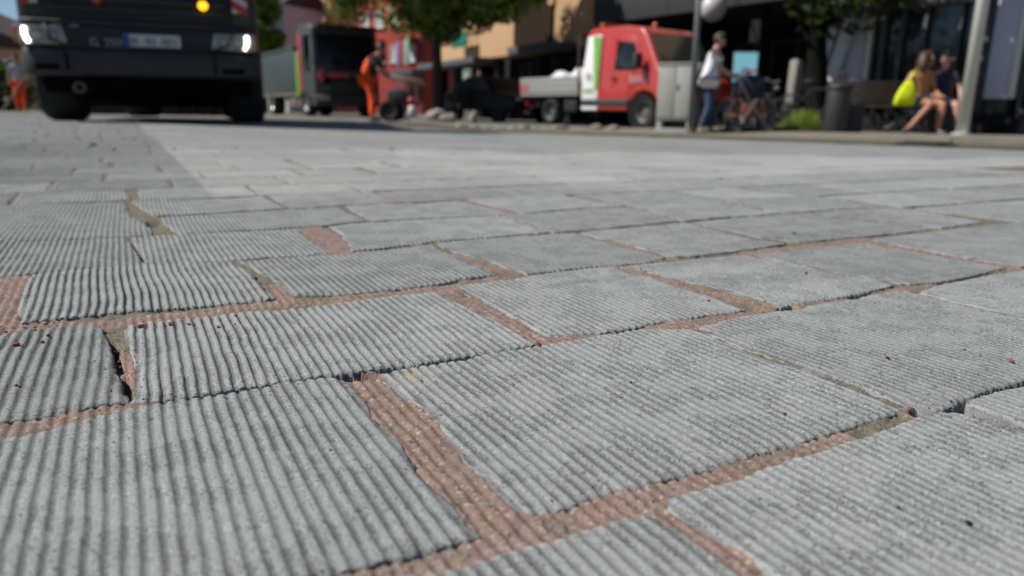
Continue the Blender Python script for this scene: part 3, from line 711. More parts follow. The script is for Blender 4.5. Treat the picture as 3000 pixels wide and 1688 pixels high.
# crumbs of red brick and dark chips lying on the stones
M_CRUMB = pbr("brick_crumb_red", (.26, .085, .06), .9, 0, .3, 300, .3, 900, .2)
M_CHIP = pbr("dark_chip", (.04, .04, .042), .8, 0, .3, 300, .3, 900, .2)
def crumb_at(x, y, r, label, mat, name="brick_crumb", cat="crumb", group="red brick crumbs scattered on the paving"):
    bm = bmesh.new(); bmesh.ops.create_icosphere(bm, subdivisions=1, radius=r)
    for v in bm.verts: v.co = Vector((v.co.x * random.uniform(.7, 1.5), v.co.y * random.uniform(.6, 1.2), v.co.z * random.uniform(.5, .9)))
    me = bpy.data.meshes.new(name); bm.to_mesh(me); bm.free()
    o = link(name, me, None, mat); o.location = (x, y, gzf(x, y) + r * .42); o.rotation_euler = (0, 0, random.uniform(0, 6))
    return tag(o, label, cat, group)
CRUMBS = [
 (.161, .391, .0022, "red brick crumb on the big middle stone near its right corner", 0),
 (.361, .491, .0030, "largest red crumb on the right stone, close to the picture's right edge", 0),
 (.274, .496, .0022, "small red crumb in the middle of the right-hand stone", 0),
 (.185, .652, .0024, "red crumb just left of the pink joint on the right", 0),
 (.328, .782, .0026, "red crumb on a stone further back at the right", 0),
 (-.294, .542, .0034, "largest of the red crumbs strewn below the broken pink joint", 0),
 (-.273, .549, .0026, "red crumb second in the line below the pink joint", 0),
 (-.259, .551, .0022, "red crumb third in the line below the pink joint", 0),
 (-.233, .545, .0024, "dull red crumb at the right end of the line below the pink joint", 0),
 (-.350, .516, .0026, "red crumb among the loose bits at the left edge", 0),
 (-.358, .493, .0040, "flat red flake lying across the grooves at the left edge", 0),
 (-.344, .500, .0024, "small red bit beside the flat flake at the left edge", 0),
 (-.307, .417, .0020, "lone red crumb near the lower left pink joint", 0),
 (.1745, .289, .0024, "dark chip on the near right stone", 1),
 (.199, .278, .0030, "flat dark chip in the blurred lower right corner", 1),
 (-.092, .337, .0016, "tiny dark speck on the broad grooved stone at lower left", 1),
 (-.121, .600, .0022, "dark chip on the grooved stone behind the middle joint", 1),
 (.343, .517, .0022, "dark pebble far right on the right-hand stone", 1),
 (.42, 1.06, .0050, "dark round pebble on a blurred stone at right", 1),
]
for x, y, r, lb, k in CRUMBS:
    r *= .48 if k else .68
    if k: crumb_at(x, y, r, lb, M_CHIP, "stone_chip", "chip", "dark chips scattered on the paving")
    else: crumb_at(x, y, r, lb, M_CRUMB)
for k in range(26):
    a = random.uniform(-.42, -.20); crumb_at(a, .560 + (a + .30) * .18 + random.uniform(-.022, .006), random.uniform(.0007, .0016),
             "tiny grain of red brick dust beside the broken pink joint", M_CRUMB, "brick_grain", "grain", "red grains by the broken pink joint")

# ------------------------------------------------------------------ vehicle materials
NAVY = pbr("navy_truck_paint", (.006, .008, .013), .42, 0, .2, 4, coat=.15)
GREYPL = pbr("grey_bumper_plastic", (.019, .021, .024), .62, 0, .25, 6, .15, 200)
BLACKPL = pbr("black_plastic", (.008, .008, .009), .6, 0, .25, 8, .1, 150)
SHADEBLK = pbr("shade_black_plastic", (.004, .004, .004), .95, 0, .25, 8, spec=.08)  # blacker than the other plastic: shade under and between panels is painted in
RUBBER = pbr("tyre_rubber", (.012, .012, .012), .85, 0, .3, 10, .3, 90)
STEEL = pbr("rim_steel", (.38, .38, .37), .45, .7, .2, 8)
DARKST = pbr("chassis_steel", (.020, .019, .018), .75, .2, .3, 8)
CHROME = pbr("chrome", (.62, .62, .62), .15, 1, .05, 6)
LENS = pbr("lamp_lens", (.24, .245, .235), .14, 0, .15, 20, spec=.7, coat=.6)
GREYM0 = pbr("worn_dark_steel", (.08, .08, .078), .5, .3, .2, 20)
BADGE = pbr("badge_grey_chrome", (.30, .30, .31), .35, .4, .1, 20)
REFL = pbr("lamp_reflector", (.17, .17, .165), .3, .6, .1, 30)
LAMPON = pbr("daytime_lamp_lit", (.9, .9, .88), .3, 0, .02, 5, emit=(1, .96, .86), estr=5.)
AMBERON = pbr("amber_lamp_lit", (.9, .42, .02), .3, 0, .05, 5, emit=(1, .38, .01), estr=2.6)
AMBER = pbr("amber_lens", (.34, .085, .008), .3, 0, .15, 20)
WHITEP = pbr("white_plate", (.50, .51, .49), .5, 0, .06, 20)
BLUEP = pbr("plate_blue", (.01, .04, .22), .5, 0, .1, 20)
INK = pbr("plate_black", (.14, .14, .14), .6, 0, .1, 20)
REDP = pbr("warning_red", (.42, .02, .025), .5, 0, .1, 20)
GLASS = glass_dark("dark_window_glass")
DKGLASS = pbr("blind_dark_glass", (.006, .009, .017), .15, 0, .1, 3, spec=.25)

def wheel(parent, c, r, w, name="wheel", axis='x', rim=STEEL):
    """tyre with a separate rim; the axle points along the given local axis"""
    t = MB().lathe([(r * .60, -w * .42), (r * .80, -w * .5), (r * .95, -w * .47), (r, -w * .36), (r, w * .36), (r * .95, w * .47), (r * .80, w * .5), (r * .60, w * .42)], axis, 32, closed=True).build(name, RUBBER, parent, 0, True)
    t.location = c
    m = MB().lathe([(0.001, -w * .16), (r * .20, -w * .20), (r * .24, -w * .10), (r * .46, -w * .04), (r * .52, -w * .30), (r * .615, -w * .40), (r * .615, w * .40), (r * .52, w * .30), (r * .46, w * .04), (r * .24, w * .10), (r * .20, w * .20), (.001, w * .16)], axis, 28)
    for k in range(8):
        a = k * math.pi / 4
        p = {'x': lambda h: (h, r * .34 * math.cos(a), r * .34 * math.sin(a)), 'y': lambda h: (r * .34 * math.cos(a), h, r * .34 * math.sin(a))}[axis]
        m.tube([p(-w * .14), p(w * .14)], r * .035, 6)
    m.build("rim", rim, t, 0, False)
    return t

def front_slab(w, yf, yb, z0, z1, rc, bulge=.05):
    """outline seen from above: a wide nose with rounded corners, bulging a little in the middle"""
    pts = [(-w / 2, yb), (-w / 2, yf + rc)]
    for k in range(1, 7):
        a = math.pi + k * (math.pi / 2) / 6; pts.append((-w / 2 + rc + rc * math.cos(a), yf + rc + rc * math.sin(a)))
    for k in range(1, 8):
        q = k / 8; pts.append((-w / 2 + rc + (w - 2 * rc) * q, yf - bulge * math.sin(math.pi * q)))
    for k in range(0, 7):
        a = 1.5 * math.pi + k * (math.pi / 2) / 6; pts.append((w / 2 - rc + rc * math.cos(a), yf + rc + rc * math.sin(a)))
    pts += [(w / 2, yb)]
    return MB().prism(pts, 'z', z0, z1)

# ------------------------------------------------------------------ the dark tipper truck in front
tk = thing("tipper_truck", "big dark navy truck seen head-on at the left, headlights lit", "truck", (-3.89, 7.83, 0), rad(18.5))
front_slab(2.30, .12, 1.9, .98, 3.05, .16, .05).build("cab", NAVY, tk, .03)
front_slab(2.30, 0.0, .75, .465, .742, .24, .07).build("bumper", GREYPL, tk, .045)
front_slab(2.10, .22, .9, .30, .465, .2, .05).build("lower_apron", SHADEBLK, tk, .03)
front_slab(2.31, .06, 1.0, .742, .975, .2, .055).build("front_panel", NAVY, tk, .015)
hp = front_slab(2.30, .045, .9, .962, 1.012, .2, .06).build("trim_ridge", GREYPL, tk, .015)
for k, (z0, z1, yf) in enumerate(((1.10, 1.15, .05), (1.19, 1.25, .045), (1.32, 1.42, .04), (1.50, 1.60, .04))):
    front_slab(1.75 + .05 * k, yf, .5, z0, z1, .12, .05).build("grille_bar", NAVY if k else GREYPL, tk, .012)
front_slab(1.86, .085, .5, 1.03, 1.66, .1, .05).build("grille_mesh", BLACKPL, tk)
MB().prism([(-.62, .745), (.66, .745), (.82, .80), (.86, .95), (-.80, .95), (-.76, .80)], 'y', -.028, .2).build("plate_recess", BLACKPL, tk, .012)
MB().tube([(-.86, -.045, .955), (-.80, -.06, .80), (-.66, -.072, .752), (0, -.085, .742), (.68, -.072, .752), (.84, -.06, .80), (.90, -.045, .955)], .011, 8).build("recess_rim", GREYPL, tk, 0, True)
for sx in (-1, 1):
    box("bumper_seam", (sx * .70, -.043, .60), (.012, .03, .20), SHADEBLK, tk)
    box("bumper_slot", (sx * .88, .005, .545), (.22, .06, .05), SHADEBLK, tk, .01)
wsx = MB().prism([(-1.08, 1.85), (1.08, 1.85), (1.0, 2.75), (-1.0, 2.75)], 'y', .055, .2).build("windscreen", GLASS, tk, .02)
MB().tube([(-.5, .03, 1.84), (.1, .02, 2.05), (.55, .03, 2.2)], .012, 6).build("wiper", BLACKPL, tk)
for sx in (-1, 1):
    h = MB().prism([(sx * .67, .765), (sx * 1.10, .755), (sx * 1.13, .94), (sx * .70, .93)], 'y', -.035, .3).build("headlight", LENS, tk, .015)
    for cx, r in ((.80, .055), (.94, .065)):
        MB().lathe([(r, -.018), (r * .8, -.012), (r * .35, -.006), (.001, -.004)], 'y', 20, (sx * cx, -.025, .84)).build("reflector", REFL, h, 0, True)
    MB().tube([(sx * 1.005, -.05, .772), (sx * 1.025, -.05, .81), (sx * 1.037, -.05, .855), (sx * 1.032, -.05, .915)], .019, 10).build("daytime_lamp", LAMPON, h, 0, True)
    MB().box((sx * 1.115, .015, .85), (.05, .10, .17)).build("indicator", AMBER, h, .012)
    # warning panel with slanting red and white stripes
    wp = box("warning_panel", (sx * .98, .02, 1.29), (.15, .012, .28), WHITEP, tk, .004)
    for z in (-.09, .06):
        MB().prism([(sx * .905, 1.29 + z), (sx * 1.055, 1.29 + z - .085), (sx * 1.055, 1.29 + z), (sx * .905, 1.29 + z + .085)], 'y', .009, .0135).build("stripe", REDP, wp)
    # mirror on its arm
    mr = MB().box((sx * 1.50, .18, 2.25), (.16, .12, .55)).build("mirror", BLACKPL, tk, .04)
    MB().tube([(sx * 1.2, .3, 2.6), (sx * 1.45, .2, 2.58), (sx * 1.46, .2, 1.8), (sx * 1.2, .3, 1.7)], .016, 8).build("mirror_arm", BLACKPL, mr)
    MB().prism([(.55, .42), (1.15, .62), (1.55, .62), (1.55, .95), (.5, .95)], 'x', sx * .93 - .2, sx * .93 + .2).build("wheel_arch", BLACKPL, tk, .02)
    wheel(tk, (sx * .965, .95, .46), .46, .40)
    for ya in (4.0, 5.25):
        if sx > 0 or ya > 4.5: wheel(tk, (sx * .80, ya, .47), .47, .52)
    MB().box((sx * 1.0, .9, 1.02), (.26, .62, .06)).build("step", BLACKPL, tk, .015)
np_ = box("number_plate", (.11, -.052, .825), (.535, .014, .125), WHITEP, tk, .006)
box("euro_band", (-.128, -.0605, .825), (.05, .004, .115), BLUEP, np_)
for k, x in enumerate((-.19, -.15, -.075, -.035, .012, .09, .13, .17, .215)):
    box("plate_mark", (x + .115, -.0605, .82), (.022 if k % 3 else .030, .003, .072 if k != 2 else .03), INK, np_)
text("model_letter", "G", .11, BADGE, tk, (-.43, -.047, .79), (rad(90), 0, 0), .006); text("model_number", "250", .11, BADGE, tk, (-.255, -.052, .79), (rad(90), 0, 0), .006)
for x in (-.37, .62):
    lm = MB().ball((x, .0, 1.205), (.048, .045, .046), 16, 10).build("flashing_lamp", AMBERON if x > 0 else AMBER, tk, 0, True)
    box("lamp_base", (x, .03, 1.262), (.09, .07, .03), BLACKPL, lm, .008)
MB().lathe([(.030, -.02), (.045, -.035), (.062, -.02), (.062, .02), (.045, .035), (.03, .02)], 'y', 22, (-.60, -.07, .345), closed=True).build("tow_ring", GREYM0, tk, 0, True)
MB().tube([(-.60, .0, .345), (-.60, .30, .36)], .02, 8).build("tow_pin", DARKST, tk)
MB().tube([(-.9, .95, .46), (.9, .95, .46)], .07, 10).build("front_axle", DARKST, tk)
MB().tube([(-.9, 5.25, .47), (.9, 5.25, .47)], .09, 10).build("rear_axle", DARKST, tk)
ch = MB()
for sx in (-.42, .42): ch.box((sx, 3.4, .80), (.09, 5.6, .24))
ch.box((0, 1.6, .60), (1.1, 1.4, .72)).box((-.75, 2.7, .56), (.6, 1.0, .62)).box((.75, 2.7, .56), (.6, 1.2, .62)).box((0, 5.0, .62), (1.0, .8, .5)).box((0, 6.3, .5), (2.1, .12, .3))
ch.build("chassis", DARKST, tk, .01)
MB().box((0, 4.2, .47), (1.9, 4.6, .60)).box((0, .95, .50), (1.5, .9, .56)).build("underbody_shade_block", SHADEBLK, tk, .03)  # block shaped to fill the space under the truck with black shade
TIPBODY = pbr("tipper_body_steel", (.06, .068, .072), .55, .2, .2, 3)
MB().prism([(-1.02, 1.15), (1.0, 1.15), (1.02, 2.3), (-1.05, 2.3)], 'y', 2.05, 6.4).build("tipper_body", TIPBODY, tk, .03)

# ------------------------------------------------------------------ the second truck, further back
CABDK = pbr("charcoal_cab_paint", (.050, .050, .054), .5, 0, .2, 4, coat=.1)
SLATE = pbr("slate_body_paint", (.050, .066, .070), .5, 0, .2, 2)
PINKRED = pbr("worn_red_stripe", (.50, .06, .10), .5, 0, .15, 6)
LIME = pbr("lime_green_panel", (.16, .32, .030), .5, 0, .15, 5)
TANK = pbr("dusty_tank_metal", (.16, .145, .12), .6, .2, .25, 4)
t2 = thing("tipper_lorry", "charcoal lorry with slate tipper bed, red stripe and lime green panel, behind the workers", "lorry", (-5.75, 25.6, gzf(-5.75, 25.6)), rad(33))
MB().prism([(0.10, .55), (0.0, .75), (.02, 1.25), (.16, 2.28), (.35, 2.38), (1.75, 2.42), (1.80, 2.3), (1.80, .95), (1.6, .95), (1.5, .62), (.55, .62), (.45, .55)], 'x', -1.15, 1.15).build("cab", CABDK, t2, .04)
MB().prism([(-.012, 1.34), (.118, 2.16), (.18, 2.16), (.06, 1.34)], 'x', -1.0, 1.0).build("windscreen", DKGLASS, t2, .008)
MB().tube([(-.6, -.03, 1.33), (-.1, .0, 1.52)], .012, 6).tube([(.2, -.03, 1.33), (.7, .0, 1.52)], .012, 6).build("wiper", BLACKPL, t2)
MB().prism([(-.93, 1.02), (.93, 1.02), (.86, 1.16), (-.86, 1.16)], 'y', -.03, .2).build("upper_grille", SHADEBLK, t2, .01)
box("visor", (0, .0, 2.32), (2.1, .36, .08), BLACKPL, t2, .02)
front_slab(2.32, -.12, .5, .34, .72, .2, .05).build("bumper", GREYPL, t2, .03)
MB().box((0, -.07, .95), (1.3, .06, .34)).build("grille", BLACKPL, t2, .01)
MB().box((-.35, -.06, 1.22), (.72, .05, .10)).build("red_trim", PINKRED, t2, .01)
MB().ball((-.93, -.06, 1.22), (.12, .06, .17), 14, 8).build("red_corner_trim", PINKRED, t2, 0, True)
fl_ = MB()
for k in range(6): fl_.box((.02 + .115 * k, .03, 1.42), (.075 if k % 2 else .085, .012, .105 if k != 3 else .08))
fl_.build("front_lettering", pbr("faded_letter", (.16, .22, .10), .6), t2)
for sx in (-1, 1):
    h = MB().box((sx * .88, -.14, .62), (.34, .06, .18)).build("headlight", LENS, t2, .02)
    MB().lathe([(.075, -.18), (.06, -.165), (.001, -.15)], 'y', 18, (sx * .88, 0, .62)).build("reflector", REFL, h, 0, True)
    wheel(t2, (sx * 1.02, 1.05, .45), .45, .32)
    wheel(t2, (sx * .98, 5.4, .45), .45, .45)
    mr = MB().box((sx * 1.36, .12, 1.85), (.2, .1, .5)).build("mirror", BLACKPL, t2, .03)
    MB().tube([(sx * 1.1, .2, 2.1), (sx * 1.36, .15, 2.1), (sx * 1.36, .15, 1.6), (sx * 1.12, .2, 1.5)], .016, 6).build("mirror_arm", BLACKPL, mr)
MB().prism([(.42, 1.30), (1.05, 1.30), (1.12, 2.12), (.55, 2.12)], 'x', -1.17, -1.1).build("side_window", GLASS, t2, .01)
MB().prism([(1.33, .85), (1.52, .85), (1.66, 2.2), (1.44, 2.25)], 'x', -1.175, -1.1).build("red_stripe", PINKRED, t2, .006)
MB().prism([(1.58, .72), (2.12, .60), (2.20, 1.2), (1.95, 1.80), (1.72, 1.80)], 'x', -1.19, -1.0).build("green_panel", LIME, t2, .02)
MB().prism([(2.0, .80), (7.3, .80), (7.45, 1.72), (7.1, 1.86), (2.0, 1.86)], 'x', -1.22, 1.22).build("tipper_bed", SLATE, t2, .05)
box("bed_rail", (0, 4.55, 1.90), (2.5, 5.1, .07), SLATE, t2, .02)
box("bed_sill", (0, 4.6, .74), (2.4, 5.2, .12), TANK, t2, .02)
box("fuel_tank", (-.88, 2.75, .48), (.5, .9, .45), TANK, t2, .06)
box("tool_box", (-.90, 1.95, .50), (.45, .45, .5), pbr("brown_box_metal", (.13, .10, .08), .7), t2, .03)
cb = MB()
for sx in (-.4, .4): cb.box((sx, 3.4, .66), (.09, 5.2, .2))
cb.build("chassis", DARKST, t2)
bc = MB().lathe([(.09, 2.42), (.09, 2.47), (.07, 2.53), (.001, 2.56)], 'z', 16, (-.5, .6, 0)).build("beacon", AMBER, t2, 0, True)

for o in t2.children_recursive:          # the tall cab and bed: stretch what stands above the wheels
    if o.name.split('.')[0] in ('wheel', 'rim'): continue
    for v in o.data.vertices:
        if v.co.z > .9: v.co.z = .9 + (v.co.z - .9) * 1.43

# ------------------------------------------------------------------ red dropside van
VRED = pbr("van_red_paint", (.46, .042, .032), .32, 0, .10, 2, coat=.6)
VWHITE = pbr("van_white_panel", (.74, .75, .74), .45, 0, .06, 4)
VGREEN = pbr("van_green_stripe", (.17, .40, .07), .45, 0, .1, 4)
ALU = pbr("dropside_aluminium", (.33, .33, .31), .5, .25, .12, 5)
VTRIM = pbr("van_grey_trim", (.035, .036, .042), .6, 0, .2, 6)
vang = math.atan2(-.82, .57)
# local frame: +x forward, the side turned to us is -y
vn_ = thing("dropside_van", "red dropside van with white and green side panel and grey load bed", "van", (3.76, 17.73, -.15), vang)
# x: 0 at the front axle, forward positive; the side turned to the square is at -y
prof = [(.96, .42), (.99, .80), (.92, 1.06), (.40, 1.36), (-.10, 2.12), (-.26, 2.27), (-.80, 2.35), (-2.05, 2.37), (-2.20, 2.26), (-2.22, .40), (-.55, .38), (-.46, .60), (-.24, .78), (0, .84), (.24, .78), (.46, .60), (.55, .42)]
cab_ = MB().prism(prof, 'y', -.97, .97).build("cab", VRED, vn_, .06, seg=3)
for v in cab_.data.vertices:        # tumblehome
    if v.co.z > 1.25: v.co.y *= 1 - .14 * (v.co.z - 1.25) / 1.1
ws = MB().add([(.37, -.84, 1.41), (.37, .84, 1.41), (-.07, .76, 2.10), (-.07, -.76, 2.10), (.31, -.84, 1.39), (.31, .84, 1.39), (-.13, .76, 2.08), (-.13, -.76, 2.08)],
              [(0, 1, 2, 3), (7, 6, 5, 4), (0, 4, 5, 1), (1, 5, 6, 2), (2, 6, 7, 3), (3, 7, 4, 0)]).build("windscreen", pbr("screen_glass", (.020, .032, .030), .12, 0, .1, 3, spec=.7), vn_)
ws.location = (.045, 0, .035)
for sy in (-1, 1):
    y0 = sy * .955
    dr = MB().prism([(-.50, .55), (-.44, .92), (-.02, 1.02), (.0, 1.34), (-.40, 2.06), (-.56, 2.12), (-1.16, 2.14), (-1.16, .55)], 'y', y0, y0 + sy * .025).build("door", VRED, vn_, .01)
    for v in dr.data.vertices:
        if v.co.z > 1.25: v.co.y -= sy * .115 * (v.co.z - 1.25) / 1.1
    wn = MB().prism([(-.14, 1.42), (-.46, 1.98), (-.56, 2.02), (-1.02, 2.03), (-1.05, 1.36), (-.30, 1.30)], 'y', y0 + sy * .02, y0 + sy * .035).build("window", GLASS, dr, .004)
    for v in wn.data.vertices: v.co.y -= sy * (.02 + .105 * max(0, v.co.z - 1.25) / 1.1)
    MB().box((-1.04, y0 + sy * .04, 1.16), (.16, .03, .04)).build("handle", VTRIM, dr, .008)
    sp = MB().prism([(-1.60, .62), (-1.60, 2.16), (-1.70, 2.20), (-2.12, 2.18), (-2.20, 1.2), (-2.20, .62)], 'y', y0, y0 + sy * .03).build("white_side_panel", VWHITE, vn_, .01)
    gs = MB().prism([(-1.61, .90), (-1.61, 2.13), (-1.72, 2.17), (-1.92, 2.16), (-1.72, .90)], 'y', y0 + sy * .028, y0 + sy * .036).build("green_stripe", VGREEN, sp)
    for o in (sp, gs):
        for v in o.data.vertices:
            if v.co.z > 1.25: v.co.y -= sy * .115 * (v.co.z - 1.25) / 1.1
    em = MB().lathe([(.085, 0), (.085, .006), (.055, .006), (.055, 0)], 'y', 20, (-1.95, y0 + sy * .031, 1.20), closed=True).build("round_emblem", pbr("emblem_grey", (.12, .12, .11), .6), sp)
    lt = MB()
    for k in range(7): lt.box((-1.78 - .055 * k, y0 + sy * .033, .86), (.042, .006, .075 if k % 3 else .10))
    lt.build("side_lettering", VGREEN, sp)
    MB().box((-1.33, y0 + sy * .02, .58), (1.72, .05, .15)).build("rub_strip", VTRIM, vn_, .012)
    if sy < 0: MB().prism([(-1.60, .40), (-1.60, .50), (-2.20, .50), (-2.20, .40)], 'y', y0, y0 + sy * .022).build("white_sill", VWHITE, vn_, .004)
    # pale chevrons on the wing
    for k in range(4):
        MB().prism([(.02 - .15 * k, 1.02), (.10 - .15 * k, 1.10), (.02 - .15 * k, 1.18), (-.05 - .15 * k, 1.18), (.03 - .15 * k, 1.10), (-.05 - .15 * k, 1.02)], 'y', y0 - sy * .01, y0 + sy * (.020 if k < 1 else .032)).build("chevron", pbr("pale_chevron", (.48, .28, .27), .5), vn_)
    mr = MB().box((-.06, sy * 1.15, 1.50), (.12, .22, .34)).build("mirror", VTRIM, vn_, .03)
    MB().tube([(-.08, sy * .95, 1.34), (-.07, sy * 1.12, 1.38)], .03, 6).build("mirror_arm", VTRIM, mr)
    MB().lathe([(.42, 0), (.42, .04), (.36, .04), (.36, 0)], 'y', 32, (0, sy * .96 - (.0 if sy > 0 else .03), .35), closed=True).build("wheel_arch", BLACKPL, vn_)
    wheel(vn_, (0, sy * .84, .345), .345, .24, axis='y', rim=pbr("dusty_rim", (.18, .175, .16), .6, .4, .2, 8))
    wheel(vn_, (-3.55, sy * .80, .345), .345, .34, axis='y', rim=_mats["dusty_rim"])
    MB().box((.86, sy * .72, .90), (.14, .34, .22)).build("headlight", LENS, vn_, .03)
MB().box((.93, 0, .52), (.12, 1.86, .26)).build("bumper", VTRIM, vn_, .04)
MB().box((.90, 0, .86), (.10, .9, .18)).build("grille", BLACKPL, vn_, .02)
bn = MB().lathe([(.07, 2.35), (.07, 2.42), (.055, 2.50), (.001, 2.53)], 'z', 16, (-1.0, .3, 0)).build("beacon", AMBER, vn_, 0, True)
box("roof_sign_bar", (-1.9, 0, 2.44), (.18, 1.3, .12), AMBER, vn_, .02)
fl = box("load_floor", (-3.62, 0, .80), (2.55, 1.96, .08), ALU, vn_, .006)
for sy in (-1, 1):
    bs = MB()
    for k in range(3): bs.box((-3.62, sy * .985, .91 + .135 * k), (2.55, .026, .130))
    bs.build("dropside", ALU, vn_, .005)
    for k in range(4):
        MB().prism([(-4.86 + .11 * k, .86), (-4.80 + .11 * k, .86), (-4.86 + .11 * k, 1.08), (-4.92 + .11 * k, 1.08)], 'y', sy * .995, sy * 1.002).build("warning_stripe", REDP, vn_)
box("tail_board", (-4.90, 0, 1.05), (.03, 1.96, .40), ALU, vn_, .006)
hb = MB().box((-2.40, 0, 1.62), (.05, 1.9, .06)).box((-2.40, 0, 2.22), (.05, 1.9, .06))
for y in (-.93, -.31, .31, .93): hb.box((-2.40, y, 1.55), (.05, .05, 1.40))
hb.build("headboard", VTRIM, vn_)
cs = MB()
for y in (-.4, .4): cs.box((-3.3, y, .62), (3.1, .08, .18))
cs.box((-2.75, -.72, .50), (.5, .35, .3)).box((-4.6, 0, .45), (.08, 1.6, .1))
cs.build("chassis", DARKST, vn_, .008)
box("tail_lamp", (-4.72, -.75, .55), (.06, .3, .14), pbr("red_lens", (.32, .01, .01), .3), vn_, .01)

BAG = pbr("white_bulk_bag", (.68, .68, .70), .8, 0, .1, 4, .6, 14)
def bag(lx, ly, r, label):
    bm = bmesh.new(); bmesh.ops.create_icosphere(bm, subdivisions=3, radius=1)
    for v in bm.verts:
        n_ = .12 * math.sin(5 * v.co.x + lx) * math.cos(4 * v.co.y) + .05 * math.sin(11 * v.co.z + 3 * v.co.x)
        v.co = Vector((v.co.x * r[0] * (1 + n_), v.co.y * r[1] * (1 + n_), max(-.95, v.co.z) * r[2] * (1 + n_)))
    me = bpy.data.meshes.new("bulk_bag"); bm.to_mesh(me); bm.free(); smooth(me)
    o = link("bulk_bag", me, None, BAG)
    w_ = Matrix.Rotation(vang, 4, 'Z') @ Vector((lx, ly, 0))
    o.location = (3.76 + w_.x, 17.73 + w_.y, -.15 + .85 + r[2] * .95); o.rotation_euler = (0, 0, vang + .4)
    return tag(o, label, "bag", "white bags in the load bed")
bag(-3.75, -.35, (.40, .36, .30), "smaller white bag in the middle of the van's load bed")
bag(-2.92, -.30, (.42, .42, .33), "larger white bag in the load bed right behind the van's cab")

# a dark car parked in the shade behind the van
CARBLK = pbr("black_car_paint", (.004, .004, .005), .55, 0, .2, 3, spec=.2)
car = thing("parked_car", "black car parked in deep shade behind the van's load bed", "car", (-.55, 24.2, -.15), vang)
bd_ = MB().prism([(2.1, .35), (2.15, .62), (1.95, .80), (1.0, .92), (.35, 1.38), (-.9, 1.42), (-1.7, 1.0), (-2.1, .92), (-2.12, .35)], 'y', -.85, .85).build("body", CARBLK, car, .07, seg=3)
for v in bd_.data.vertices:
    if v.co.z > .92: v.co.y *= 1 - .22 * (v.co.z - .92) / .5
for sy in (-1, 1):
    wn = MB().prism([(.82, .97), (.30, 1.32), (-.82, 1.35), (-1.4, .99)], 'y', sy * .74, sy * .80).build("side_window", BLACKPL, car, .004)
    MB().ball((2.05, sy * .6, .68), (.10, .17, .08), 12, 8).build("headlight", LENS, car, 0, True)
    for x in (1.3, -1.3): wheel(car, (x, sy * .78, .31), .31, .2, axis='y', rim=DARKST)
MB().box((2.13, 0, .5), (.04, .5, .1)).build("number_plate", WHITEP, car, .005)
# ------------------------------------------------------------------ people
SKIN = pbr("skin", (.46, .25, .17), .5, 0, .08, 12)
SKIN2 = pbr("skin_pink", (.50, .27, .22), .5, 0, .08, 12)
TANSK = pbr("skin_tanned", (.40, .19, .105), .5, 0, .08, 12)
HAIRD = pbr("hair_dark", (.018, .011, .008), .55, 0, .3, 40)
HAIRB = pbr("hair_brown", (.055, .026, .014), .55, 0, .3, 40)
HAIRG = pbr("hair_short_brown", (.07, .045, .032), .6, 0, .3, 40)
EYEM = pbr("eye_dark", (.02, .015, .012), .3)
LIPM = pbr("lip", (.30, .10, .09), .5)
SHOED = pbr("shoe_dark", (.03, .028, .026), .7)

def skin_mesh(name, pts, edges, mat, parent, sub=2, flat=None):
    """grow one continuous surface round a skeleton; pts: key -> (co, radius or (rx, ry))"""
    keys = list(pts); idx = {k: i for i, k in enumerate(keys)}
    me = bpy.data.meshes.new(name)
    me.from_pydata([pts[k][0] for k in keys], [(idx[a], idx[b]) for a, b in edges], [])
    tmp = bpy.data.objects.new("tmp_skin", me); COL.objects.link(tmp)
    md = tmp.modifiers.new("skin", 'SKIN'); md.use_smooth_shade = True; md.branch_smoothing = .3
    layer = me.skin_vertices[0].data
    for i, k in enumerate(keys):
        r = pts[k][1]; layer[i].radius = r if isinstance(r, tuple) else (r, r); layer[i].use_root = (i == 0)
    sd = tmp.modifiers.new("sub", 'SUBSURF'); sd.levels = sub; sd.render_levels = sub
    dg = bpy.context.evaluated_depsgraph_get(); dg.update()
    out = bpy.data.meshes.new_from_object(tmp.evaluated_get(dg))
    bpy.data.objects.remove(tmp); bpy.data.meshes.remove(me)
    out.name = name; smooth(out); out.materials.clear()
    return link(name, out, parent, mat)

